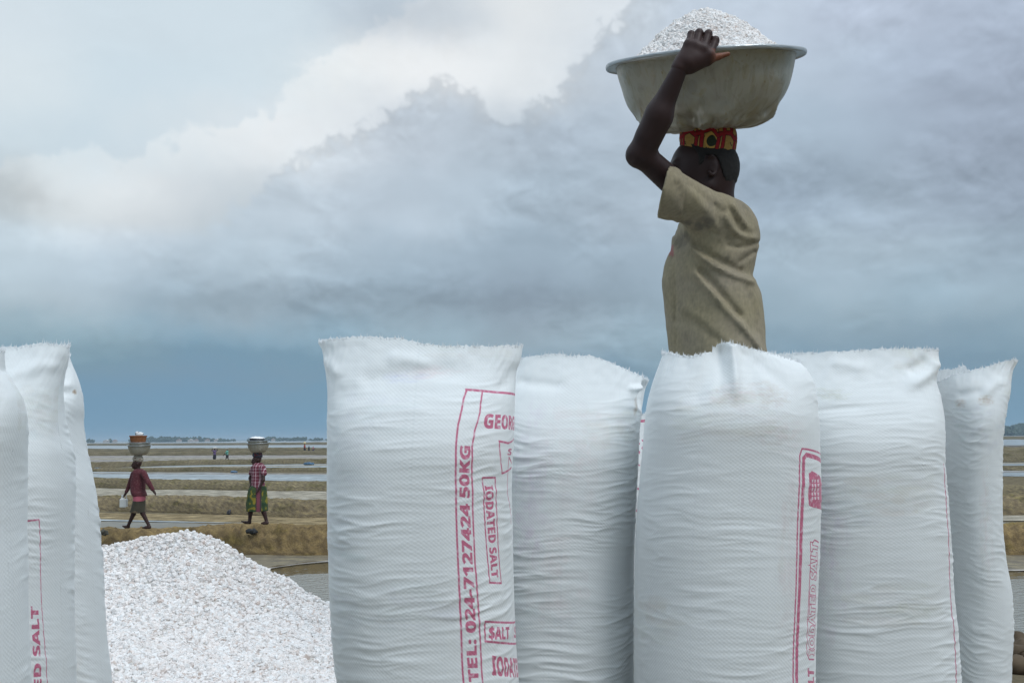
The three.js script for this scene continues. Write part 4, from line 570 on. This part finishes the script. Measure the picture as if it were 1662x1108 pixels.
// ---------------------------------------------------------------- the two women walking on the near bund
const DW = 22.9, Wp = (px, py, dd = 0) => at(px, py, DW + dd);
const skinFar = (x, y, z) => { const k = 1 + 0.3 * fbm(x * 7, y * 7, z * 7); return new THREE.Color(0.042 * k, 0.02 * k, 0.017 * k); };
function foot(list, heel, ball, toe) { list.push(cone(heel, ball, 0.035, 0.032, 0.03), cone(ball, toe, 0.03, 0.018, 0.02)); }
function fingers(list, wr, dir, side) { const p = wr.clone().addScaledVector(dir, 0.05); list.push(cone(wr, p, 0.024, 0.028, 0.02)); for (let i = 0; i < 4; i++) { const s = p.clone().addScaledVector(side, (i - 1.5) * 0.017).addScaledVector(dir, 0.02), e = s.clone().addScaledVector(dir, 0.055 - 0.008 * Math.abs(i - 1.3)); e.x -= 0.015; list.push(cone(s, e, 0.0105, 0.008, 0.006)); } list.push(cone(p.clone().addScaledVector(side, -0.025), p.clone().addScaledVector(side, -0.05).addScaledVector(dir, 0.03), 0.012, 0.009, 0.01)); }
function head(list, c, turn) { const f = V(-Math.cos(turn), 0, Math.sin(turn)), s = V(Math.sin(turn), 0, Math.cos(turn)), h = (a, u, b) => c.clone().addScaledVector(f, a).addScaledVector(s, b).setY(c.y + u); list.push(ell(h(-0.012, 0.02, 0), V(0.098, 0.105, 0.085)), ell(h(0.035, -0.045, 0), V(0.062, 0.075, 0.06), 0.03), ell(h(0.065, -0.10, 0), V(0.03, 0.024, 0.03), 0.03), cone(h(0.092, -0.01, 0), h(0.112, -0.045, 0), 0.01, 0.017, 0.012), ell(h(0.09, -0.078, 0), V(0.02, 0.014, 0.025), 0.01), cone(h(0.088, 0.008, -0.035), h(0.088, 0.008, 0.035), 0.012, 0.012, 0.02), ell(h(-0.012, -0.015, 0.085), V(0.022, 0.034, 0.012), 0.01), ell(h(-0.012, -0.015, -0.085), V(0.022, 0.034, 0.012), 0.01)); return h; }
{
  const o = thing('person', 'person in a long maroon shirt walking left with a white jug in one hand', 'person', V(Wp(224, 857).x, Wp(224, 857).y, -DW)), put = (g) => g.translate(-o.position.x, -o.position.y, -o.position.z);
  const b = []; const h = head(b, Wp(221.6, 752), 0.35);
  b.push(cone(Wp(222.5, 756), Wp(224.5, 768), 0.052, 0.058, 0.03));
  const wl = Wp(248.3, 796, -0.24), wr = Wp(203.6, 800, 0.2);
  b.push(cone(Wp(234, 769, -0.17), Wp(240.5, 783, -0.23), 0.045, 0.038), cone(Wp(240.5, 783, -0.23), wl, 0.036, 0.026)); fingers(b, wl, V(0.55, -0.8, 0).normalize(), V(0, 0, 1));
  b.push(cone(Wp(216, 769, 0.15), Wp(209.5, 788, 0.2), 0.045, 0.036), cone(Wp(209.5, 788, 0.2), wr, 0.036, 0.026)); fingers(b, wr, V(-0.45, -0.9, 0).normalize(), V(0, 0, 1));
  b.push(cone(Wp(222, 814, 0.07), Wp(216, 834, 0.07), 0.07, 0.052), cone(Wp(216, 834, 0.07), Wp(207.8, 852, 0.07), 0.052, 0.034), cone(Wp(225, 814, -0.07), Wp(231, 833, -0.07), 0.07, 0.052), cone(Wp(231, 833, -0.07), Wp(241, 852, -0.07), 0.052, 0.034));
  foot(b, Wp(208, 855, 0.08), Wp(203, 854.8, 0.08), Wp(198.8, 853.5, 0.08)); foot(b, Wp(242.5, 855.5, -0.08), Wp(236, 855.8, -0.08), Wp(230.5, 856.2, -0.08));
  part('body', put(tintVertices(fieldMesh(b, 0.0115), skinFar)), skinMat, o);
  const cut = [trunk([[760.5, 219, 230, 0.09], [763.5, 216, 234, 0.15], [768, 214.5, 236, 0.185], [775, 213.5, 235.5, 0.19], [785, 212, 235, 0.19], [795, 212, 234.5, 0.2], [800, 213, 236, 0.215], [804.5, 215, 237, 0.215]], DW), cone(Wp(233, 768, -0.16), Wp(240.5, 783, -0.23), 0.066, 0.056, 0.06), cone(Wp(240.5, 783, -0.23), Wp(247, 793.5, -0.24), 0.056, 0.047, 0.02), cone(Wp(216, 769, 0.14), Wp(209.5, 788, 0.2), 0.064, 0.054, 0.05), cone(Wp(209.5, 788, 0.2), Wp(204.6, 797.5, 0.2), 0.052, 0.044, 0.02)];
  part('shirt', put(tintVertices(fieldMesh(cut, 0.012, (p, d) => d - 0.012 * fbm(p.x * 6, p.y * 4, p.z * 6, 3)), (x, y, z) => { const k = 1 + 0.5 * fbm(x * 5, y * 5, z * 5), q = n3(x * 34, y * 34, z * 34) > 0.3; return q ? new THREE.Color(0.13 * k, 0.05 * k, 0.055 * k) : new THREE.Color(0.085 * k, 0.017 * k, 0.024 * k); })), clothMat, o);
  part('underskirt', put(tintVertices(fieldMesh([trunk([[801, 216, 235, 0.195], [808, 216.5, 234.5, 0.2], [813.5, 217, 234, 0.2]], DW)], 0.012), (x, y, z) => { const k = 1 + 0.3 * fbm(x * 8, y * 8, z * 8); return new THREE.Color(0.40 * k, 0.10 * k, 0.14 * k); })), clothMat, o);
  part('skirt', put(tintVertices(fieldMesh([trunk([[811.5, 216.5, 234, 0.19], [818, 215, 235, 0.2], [825, 213, 236, 0.21], [831.5, 211, 237, 0.22]], DW)], 0.012, (p, d) => d - 0.012 * n3(p.x * 12, p.y * 2, p.z * 12)), (x, y, z) => { const k = 1 + 0.5 * fbm(x * 4, y * 5, z * 4), q = n3(x * 3, y * 3, 4 + z * 3) > 0.02; return q ? new THREE.Color(0.12 * k, 0.09 * k, 0.055 * k) : new THREE.Color(0.045 * k, 0.04 * k, 0.025 * k); })), clothMat, o);
  part('head_wrap', put(tintVertices(fieldMesh([ell(Wp(222.8, 744.5), V(0.115, 0.085, 0.105)), cone(Wp(224, 740, 0), Wp(224.5, 737.5, 0), 0.09, 0.08, 0.03), ell(Wp(226.5, 746), V(0.07, 0.06, 0.08), 0.04)], 0.011, (p, d) => d - 0.006 * n3(p.x * 20, p.y * 50, p.z * 20)), (x, y, z) => { const k = 1 + 0.4 * fbm(x * 9, y * 9, z * 9); return n3(x * 9, y * 14, z * 9) > 0.1 ? new THREE.Color(0.20 * k, 0.12 * k, 0.09 * k) : new THREE.Color(0.36 * k, 0.33 * k, 0.28 * k); })), clothMat, o);
  // jug in the far hand
  const jp = Wp(200.2, 812.5, 0.2), jug = thing('plastic_jug', 'white translucent plastic jug hanging from the hand of the maroon shirt walker', 'jug', jp), jm = new THREE.MeshPhysicalMaterial({ color: new THREE.Color(0.78, 0.80, 0.80), roughness: 0.5, transmission: 0.35, thickness: 0, side: THREE.DoubleSide });
  const jb = fieldMesh([cone(V(0, -0.1, 0), V(0, 0.0, 0), 0.1, 0.1), cone(V(-0.02, 0.03, 0), V(-0.03, 0.105, 0), 0.045, 0.024, 0.05)], 0.007, (p, d) => { const box = Math.hypot(Math.max(Math.abs(p.x) - 0.06, 0), Math.max(Math.abs(p.y + 0.055) - 0.075, 0), Math.max(Math.abs(p.z) - 0.035, 0)) - 0.02, n = smin(box, Math.hypot(p.x + 0.025 + 0.1 * (p.y - 0.05), p.z) - lerp(0.05, 0.022, clamp((p.y - 0.02) / 0.08)) + (Math.abs(p.y - 0.06) > 0.055 ? 0.5 : 0), 0.03); return Math.max(n, p.y - 0.115); });
  part('jug_body', jb, jm, jug); part('handle', new THREE.TubeGeometry(new THREE.CatmullRomCurve3([V(-0.02, 0.10, 0), V(0.03, 0.12, 0), V(0.062, 0.085, 0), V(0.06, 0.03, 0)]), 20, 0.010, 10), jm, jug); part('cap', new THREE.CylinderGeometry(0.024, 0.024, 0.03, 20).translate(-0.032, 0.125, 0), new THREE.MeshStandardMaterial({ color: 0xdfe4e6, roughness: 0.5 }), jug);
}
{
  const o = thing('person', 'person in a red checked shirt and green patterned wrap skirt walking left', 'person', V(Wp(417, 850).x, Wp(417, 850).y, -DW)), put = (g) => g.translate(-o.position.x, -o.position.y, -o.position.z);
  const b = []; head(b, Wp(416, 746), 0.55);
  const wl = Wp(420, 793, -0.26), wr = Wp(407, 788, 0.06);
  b.push(cone(Wp(417, 750), Wp(419, 760), 0.052, 0.06, 0.03), cone(Wp(427, 759, -0.16), Wp(427, 779, -0.24), 0.046, 0.038), cone(Wp(427, 779, -0.24), wl, 0.036, 0.026), cone(Wp(411, 760, 0.15), Wp(405.5, 776, 0.17), 0.046, 0.037), cone(Wp(405.5, 776, 0.17), wr, 0.035, 0.026));
  fingers(b, wl, V(-0.45, -0.9, 0.1).normalize(), V(0, 0, 1)); fingers(b, wr, V(-0.35, -0.93, 0).normalize(), V(0, 0, 1));
  b.push(cone(Wp(411, 812, 0.09), Wp(406, 832, 0.09), 0.085, 0.055), cone(Wp(406, 832, 0.09), Wp(404.8, 845, 0.09), 0.05, 0.037), cone(Wp(420, 814, -0.07), Wp(428, 832, -0.07), 0.07, 0.05), cone(Wp(428, 832, -0.07), Wp(432.5, 846, -0.07), 0.05, 0.035));
  foot(b, Wp(405, 848, 0.09), Wp(398, 847.6, 0.09), Wp(391.8, 846, 0.09)); foot(b, Wp(433.5, 848.6, -0.09), Wp(428, 848.8, -0.09), Wp(424, 849, -0.09));
  part('body', put(tintVertices(fieldMesh(b, 0.0115), skinFar)), skinMat, o);
  const shirt = [trunk([[751, 413, 425, 0.09], [754, 410, 428, 0.15], [758, 409, 430, 0.185], [766, 408.5, 428.5, 0.19], [775, 408, 428, 0.19], [785, 408, 429, 0.195], [791, 408, 430.5, 0.2]], DW), cone(Wp(426, 759, -0.15), Wp(428, 768, -0.21), 0.07, 0.068, 0.05), cone(Wp(411, 760, 0.14), Wp(408, 768, 0.17), 0.07, 0.066, 0.05)];
  part('shirt', put(tintVertices(fieldMesh(shirt, 0.011, (p, d) => d - 0.010 * fbm(p.x * 6, p.y * 4, p.z * 6, 3)), (x, y, z) => { const k = 1 + 0.3 * fbm(x * 5, y * 5, z * 5), m = (t, q, w) => ((t / q) % 1 + 1) % 1 < w, a = m(x + 0.4 * z, 0.075, 0.22), c = m(y, 0.075, 0.22); return a && c ? new THREE.Color(0.6 * k, 0.5 * k, 0.52 * k) : a ? new THREE.Color(0.42 * k, 0.27 * k, 0.30 * k) : c ? new THREE.Color(0.30 * k, 0.16 * k, 0.19 * k) : new THREE.Color(0.13 * k, 0.022 * k, 0.04 * k); })), clothMat, o);
  part('wrap_skirt', put(tintVertices(fieldMesh([trunk([[788, 407.5, 431, 0.2], [794, 404, 432, 0.215], [804, 401, 433, 0.235], [818, 399.5, 434, 0.25], [829, 400.5, 434, 0.255]], DW)], 0.011, (p, d) => d - 0.015 * n3(p.x * 10, p.y * 2, p.z * 10)), (x, y, z) => { const k = 1 + 0.3 * fbm(x * 6, y * 6, z * 6), [px] = toPixel({ x, y, z }); if (px > 414.5 && px < 424 && z > -DW) return px > 416 && px < 421.5 ? new THREE.Color(0.17 * k, 0.045 * k, 0.065 * k) : new THREE.Color(0.05 * k, 0.035 * k, 0.035 * k); const q = n3(x * 9 + 5, y * 9, z * 9); return q > 0.16 ? new THREE.Color(0.22 * k, 0.18 * k, 0.02 * k) : q > -0.22 ? new THREE.Color(0.045 * k, 0.075 * k, 0.02 * k) : new THREE.Color(0.02 * k, 0.05 * k, 0.02 * k); })), clothMat, o);
  part('head_wrap', put(tintVertices(fieldMesh([ell(Wp(417.3, 738), V(0.112, 0.085, 0.105)), cone(Wp(417.5, 736, 0), Wp(418, 733.5, 0), 0.09, 0.08, 0.03), ell(Wp(421, 740.5), V(0.06, 0.06, 0.08), 0.03)], 0.011, (p, d) => d - 0.006 * n3(p.x * 20, p.y * 50, p.z * 20)), (x, y, z) => { const q = n3(x * 12, y * 12, z * 12); return q > 0.05 ? new THREE.Color(0.035, 0.055, 0.08) : q > -0.12 ? new THREE.Color(0.10, 0.02, 0.025) : new THREE.Color(0.03, 0.03, 0.045); })), clothMat, o);
}
// what they carry
{
  const A1 = Wp(225.5, 722, -0.02), b1 = basin('aluminium basin on the head of the maroon shirt walker, a brown basket in it', 'aluminium basins', 0.276, 0.225, A1, 0.05, 0.0, 2, 0.008);
  const b1b = thing('basin', 'smaller grey basin nested in the basin of the maroon shirt walker under the basket', 'basin', A1.clone().add(V(0, 0.055, 0)), 'aluminium basins'); { const [g, l] = basinGeo(0.252, 0.19, 0.008, 5); part('bowl', g, alu, b1b); part('rim', l, aluRim, b1b); }
  const k = thing('basket', 'brown woven basket standing in the nested basins of the left walker', 'basket', Wp(223.5, 717.2)), km = new THREE.MeshStandardMaterial({ vertexColors: true, roughness: 0.85, side: THREE.DoubleSide });
  const bg = grid(96, 30, (u, v) => { const th = u * 2 * Math.PI, r = lerp(0.155, 0.186, v) + 0.004 * Math.sin(th * 24) * Math.sin(v * 40); return [Math.cos(th) * r, lerp(-0.03, 0.135, v), -Math.sin(th) * r]; }, true); tintVertices(bg, (x, y, z) => { const q = 1 + 0.5 * n3(x * 30, y * 60, z * 30); return new THREE.Color(0.24 * q, 0.095 * q, 0.035 * q); }); part('basket_wall', bg, km, k);
  const rg = new THREE.TorusGeometry(0.187, 0.011, 10, 64).rotateX(Math.PI / 2).translate(0, 0.137, 0); tintVertices(rg, () => new THREE.Color(0.27, 0.11, 0.045)); part('basket_rim', rg, km, k); const fl = new THREE.CylinderGeometry(0.156, 0.156, 0.01, 40).translate(0, -0.025, 0); tintVertices(fl, () => new THREE.Color(0.2, 0.08, 0.03)); part('basket_floor', fl, km, k);
  const cb = fieldMesh([ell(V(0, 0, 0), V(0.085, 0.055, 0.08)), ell(V(0.05, 0.0, 0.02), V(0.06, 0.04, 0.06), 0.03), ell(V(-0.03, 0.03, 0.02), V(0.05, 0.035, 0.05), 0.02)], 0.009, (p, d) => d - 0.012 * n3(p.x * 16, p.y * 20, p.z * 16)); tintVertices(cb, (x, y, z) => n3(x * 14, y * 22, z * 14 + 2) > 0.25 ? new THREE.Color(0.16, 0.15, 0.15) : new THREE.Color(0.72, 0.72, 0.72)); const cm = single('cloth_bundle', cb, clothMat, 'crumpled white cloth lying on top of the brown basket', 'cloth'); cm.position.copy(Wp(225, 704.6)); { const st = cb.attributes.position; let m = 1e9; for (let i = 0; i < st.count; i++) m = Math.min(m, st.getY(i)); const fill = fieldMesh([ell(V(0, 0, 0), V(0.165, 0.05, 0.165))], 0.012); tintVertices(fill, () => new THREE.Color(0.35, 0.34, 0.33)); const f = single('cloth_bundle', fill, clothMat, 'grey cloth filling the brown basket beneath the white one', 'cloth'); f.position.copy(Wp(223.5, 710.5)); }
  const A2 = Wp(418.6, 718.5), b2 = basin('aluminium basin on the head of the checked shirt walker, smaller dishes in it', 'aluminium basins', 0.27, 0.225, A2, 0.05, 0.03, 3, 0.006);
  const b2b = thing('basin', 'second basin nested in the basin of the checked shirt walker', 'basin', A2.clone().add(V(-0.01, 0.05, 0)), 'aluminium basins'); { const [g, l] = basinGeo(0.245, 0.19, 0.006, 7); part('bowl', g, alu, b2b); part('rim', l, aluRim, b2b); }
  const b2c = thing('basin', 'small dark dish of salt on top of the nested basins of the checked shirt walker', 'basin', A2.clone().add(V(-0.03, 0.098, 0)), 'aluminium basins'); { const [g, l] = basinGeo(0.185, 0.10, 0.004, 8); const dk = new THREE.MeshStandardMaterial({ color: srgb(70, 72, 78), roughness: 0.5, metalness: 0.4, side: THREE.DoubleSide }); part('bowl', g, dk, b2c); part('rim', l, dk, b2c); b2c.rotation.z = -0.05; }
  const s2 = thing('salt_heap', 'low heap of white salt in the small dark dish', 'salt', A2.clone().add(V(-0.03, 0.1, 0)), null, 'stuff'); part('salt_mound', grid(40, 14, (u, v) => { const th = u * 6.2832, q = 0.172 * (1 - v); return [Math.cos(th) * q, 0.045 * Math.sqrt(v) + 0.02 * n3(Math.cos(th) * q * 30, Math.sin(th) * q * 30, 2), -Math.sin(th) * q]; }, true), new THREE.MeshStandardMaterial({ color: new THREE.Color(0.8, 0.79, 0.78), roughness: 0.8 }), s2);
}
// ---------------------------------------------------------------- five tiny workers far out on the pans
function farPerson(label, feet, top, spec) {
  const g0 = onGround(feet[0], feet[1], PAN + 0.06), d = -g0.z, hgt = at(feet[0], top, d).y - g0.y, s = hgt / 1.62, P = (x, y, z = 0) => V(x * s, y * s, z * s), o = thing('person', label, 'person', g0, 'tiny workers far out on the pans'), h = 0.03;
  const b = [ell(P(0, 1.5), P(0.095, 0.12, 0.085)), cone(P(0, 1.42), P(0, 1.3), 0.055, 0.06), cone(P(0, 1.3), P(0, 0.85), 0.11, 0.1)];
  for (const [q, z] of [[spec.stride, 0.07], [-spec.stride, -0.07]]) b.push(cone(P(0, 0.85, z), P(q * 0.45, 0.46, z), 0.09, 0.06), cone(P(q * 0.45, 0.46, z), P(q, 0.08, z), 0.055, 0.045), cone(P(q + 0.02, 0.04, z), P(q - 0.15, 0.03, z), 0.04, 0.03));
  for (const [e, w, z] of spec.arms) b.push(cone(P(0, 1.32, z), P(e[0], e[1], z * 1.3), 0.06, 0.05), cone(P(e[0], e[1], z * 1.3), P(w[0], w[1], z * 1.2), 0.05, 0.04));
  part('body', tintVertices(fieldMesh(b, h), () => new THREE.Color(0.035, 0.022, 0.018)), skinMat, o);
  const tone = (c) => () => new THREE.Color(...c);
  part('shirt', tintVertices(fieldMesh([cone(P(0, 1.32), P(0, 0.86), 0.165 * s, 0.15 * s), cone(P(0, 1.31, 0.08), P(0, 1.31, -0.08), 0.12 * s, 0.12 * s, 0.05), ...spec.arms.map(([e, , z]) => cone(P(0, 1.3, z), P(e[0] * 0.6, lerp(1.3, e[1], 0.6), z * 1.2), 0.08, 0.075, 0.04))], h), tone(spec.shirt)), clothMat, o);
  part('skirt', tintVertices(fieldMesh([cone(P(0, 0.86), P(0, spec.hem), 0.16 * s, spec.flare * s), cone(P(0.08, 0.8), P(0.06, spec.hem), 0.13 * s, 0.12 * s, 0.04)], h), tone(spec.skirt)), clothMat, o);
  return [g0, s];
}
const swing = [[[0.12, 1.05], [-0.02, 0.82], 0.19], [[-0.12, 1.05], [-0.22, 0.82], -0.19]], up = [[[-0.28, 1.42], [-0.16, 1.72], 0.17], [[0.26, 1.42], [0.2, 1.72], -0.17]];
const pA = farPerson('tiny walker in a purple shirt with both arms raised to a white load', [347.5, 750], 728, { stride: 0.2, arms: up, shirt: [0.14, 0.09, 0.2], skirt: [0.02, 0.02, 0.03], hem: 0.55, flare: 0.2 });
farPerson('tiny walker in a turquoise shirt following the purple one', [368, 749], 729, { stride: 0.3, arms: [[[-0.25, 1.02], [-0.45, 0.78], 0.17], [[0.05, 1.0], [-0.1, 0.8], -0.17]], shirt: [0.13, 0.36, 0.30], skirt: [0.03, 0.03, 0.035], hem: 0.62, flare: 0.17 });
const pC = farPerson('tiny walker in a red top carrying a pale round load on the head', [494, 736], 720.5, { stride: 0.12, arms: swing, shirt: [0.33, 0.07, 0.05], skirt: [0.02, 0.02, 0.025], hem: 0.25, flare: 0.2 });
farPerson('tiny figure all in black between the red and pink ones', [501, 735.8], 723.5, { stride: 0.1, arms: swing, shirt: [0.02, 0.02, 0.025], skirt: [0.02, 0.02, 0.025], hem: 0.2, flare: 0.24 });
farPerson('tiny figure in a pink top and dark blue skirt, rightmost of the far workers', [508, 736.3], 724, { stride: 0.22, arms: [[[0.3, 1.1], [0.42, 1.25], 0.17], [[0.1, 1.0], [0.0, 0.8], -0.17]], shirt: [0.42, 0.2, 0.22], skirt: [0.04, 0.04, 0.10], hem: 0.5, flare: 0.2 });
for (const [[g0, s], label, R, hh, dx, col] of [[pA, 'white load held on the head of the purple shirt walker', 0.3, 0.2, 0, [0.6, 0.58, 0.55]], [pC, 'pale yellow round load on the head of the red top walker', 0.24, 0.42, 0, [0.6, 0.5, 0.28]]]) { const g = fieldMesh([ell(V(0, 0, 0), V(R * s, hh * 0.5 * s, R * s))], 0.03, (p, d) => d - 0.02 * n3(p.x * 9, p.y * 9, p.z * 9)); tintVertices(g, () => new THREE.Color(...col)); const m = single('head_load', g, clothMat, label, 'load'); m.position.copy(g0).add(V(dx, (1.62 + hh * 0.42) * s, 0)); }

// ---------------------------------------------------------------- loose things on the pans and the far shore
{
  const lump = (name, label, cat, px, py, y, r, col, seed, mat) => { const p = onGround(px, py, y), g = fieldMesh([ell(V(0, r.y * 0.8, 0), r), ell(V(r.x * 0.5, r.y * 0.6, r.z * 0.2), r.clone().multiplyScalar(0.7), 0.05)], Math.max(0.015, r.y / 6), (q, d) => d - r.y * 1.3 * fbm(q.x * 0.8 / r.y, q.y * 0.8 / r.y, q.z * 0.8 / r.y + seed, 3)); tintVertices(g, (x, y2, z) => { const k = 1 + 0.4 * n3(x * 9, y2 * 9, z * 9 + seed); return new THREE.Color(col[0] * k, col[1] * k, col[2] * k); }); const m = single(name, g, mat ?? clothMat, label, cat); m.position.copy(p); return m; };
  const crest = PAN + 0.62;
  lump('cloth_bundle', 'dark crumpled rag lying on the near bund below the checked shirt walker', 'rag', 407, 865, crest - 0.12, V(0.13, 0.055, 0.09), [0.02, 0.022, 0.024], 1);
  lump('stone', 'dark stone on the near bund beside the leftmost sacks', 'stone', 167, 868, crest - 0.1, V(0.09, 0.07, 0.08), [0.07, 0.065, 0.05], 2);
  lump('scrap', 'small black and white scrap on the mud path between the two women', 'scrap', 371, 834.5, PAN + 0.02, V(0.07, 0.10, 0.07), [0.06, 0.06, 0.07], 3);
  lump('plastic_sheet', 'blue plastic sheet crumpled at the foot of the dark bund on the right', 'plastic sheet', 500, 754.5, PAN + 0.04, V(0.5, 0.16, 0.4), [0.08, 0.15, 0.24], 4);
  lump('plastic_sheet', 'blue plastic sheet by the water beside the left sacks', 'plastic sheet', 160, 763.5, PAN + 0.04, V(0.5, 0.14, 0.4), [0.12, 0.19, 0.28], 5);
  lump('plastic_sheet', 'small blue plastic sheet at the water edge left of the checked shirt walker', 'plastic sheet', 379, 767, PAN + 0.04, V(0.25, 0.09, 0.3), [0.10, 0.16, 0.24], 6);
  for (const [px, py, s] of [[1644, 1078, 0.06], [1657, 1076, 0.075], [1636, 1080, 0.045], [1652, 1090, 0.04]]) { const m = lump('mud_clod', ['brown mud clod at the bank edge right of the last sack', 'largest brown mud clod on the bank edge at the picture edge', 'small mud clod touching the last sack', 'small mud clod in front of the larger ones by the last sack'][names.get('mud_clod') ?? 0], 'clod', px, py, 0.0, V(s, s * 0.7, s), [0.085, 0.06, 0.036], px); }
  // trees of the far shore, one mass
  const shore = thing('far_trees', 'blue grey line of trees along the far shore', 'trees', null, null, 'stuff'), r = rng(44), leaf = [0, 1, 2, 3].map((s) => { const g = new THREE.IcosahedronGeometry(1, 2), p = g.attributes.position; for (let i = 0; i < p.count; i++) { const v = V(p.getX(i), p.getY(i), p.getZ(i)), k = 1 + 0.7 * n3(v.x * 2 + s * 9, v.y * 2, v.z * 2) + 0.4 * n3(v.x * 5 + s * 9, v.y * 5, v.z * 5); p.setXYZ(i, v.x * k, v.y * k, v.z * k); } g.computeVertexNormals(); return g; });
  const lists = [[], [], [], []];
  for (let i = 0; i < 2600; i++) { const px = -300 + 2300 * r(), right = px > 1150, d = (right ? 1150 : 1500) + 260 * r(), x = at(px, 712, d).x, dens = 0.5 + 0.9 * fbm(px * 0.018, 2, 1, 4) + (right ? 0.45 : px > 215 && px < 330 ? 0.15 : -0.12); if (r() > dens) continue; const t = (right ? 7.5 : 4.6) * (0.6 + 0.7 * r()) * (0.75 + 0.6 * clamp(dens)); for (let k = 0; k < 3; k++) { const s = t * (0.28 + 0.2 * r()); lists[(i + k) % 4].push(new THREE.Matrix4().compose(V(x + (r() - 0.5) * t, PAN + t * (0.25 + 0.5 * r()), -d + (r() - 0.5) * t), new THREE.Quaternion().setFromEuler(new THREE.Euler(r() * 6, r() * 6, r() * 6)), V(s * 1.4, s, s))); } }
  const lm = new THREE.MeshStandardMaterial({ color: new THREE.Color(0.045, 0.065, 0.04), roughness: 0.9 });
  lists.forEach((l, k) => { const m = new THREE.InstancedMesh(leaf[k], lm, l.length); l.forEach((x, i) => m.setMatrixAt(i, x)); m.name = 'tree_crowns'; m.userData.kind = 'stuff'; shore.add(m); });
  // low pale houses among them
  const spots = [[172, 5], [186, 4], [290, 4.5], [309, 5], [318, 4], [336, 4.5], [352, 5.5], [443, 3.5]];
  spots.forEach(([px, w], i) => { const d = 1440 + 12 * i, p = at(px, 714, d), o = thing('house', ['leftmost tiny pale house of the far shore, beside the left sacks', 'tiny pale house between the left sacks and the basket carrier', 'tiny pale house right of the basket carrier', 'tiny pale house left of the purple walker, second beyond the basket', 'small house of the far shore just left of the purple walker', 'tiny pale house on the shore above the purple walker', 'widest tiny house, above the gap between the purple and turquoise walkers', 'lone tiny house just right of the checked shirt walker'][i], 'house', V(p.x, PAN, -d), 'pale houses on the far shore'), roof = new THREE.MeshStandardMaterial({ color: i % 3 ? srgb(150, 120, 110) : srgb(190, 186, 180), roughness: 0.9 }); part('wall', new THREE.BoxGeometry(w * 1.5, 3, w).translate(0, 1.5, 0), new THREE.MeshStandardMaterial({ color: srgb(175, 165, 158), roughness: 0.9 }), o); const s = new THREE.Shape([new THREE.Vector2(-w * 0.85, 0), new THREE.Vector2(w * 0.85, 0), new THREE.Vector2(0, 1.6)]); part('roof', new THREE.ExtrudeGeometry(s, { depth: w * 1.1, bevelEnabled: false }).translate(0, 3.002, -w * 0.55), roof, o); });
}

renderer.render(scene, camera);
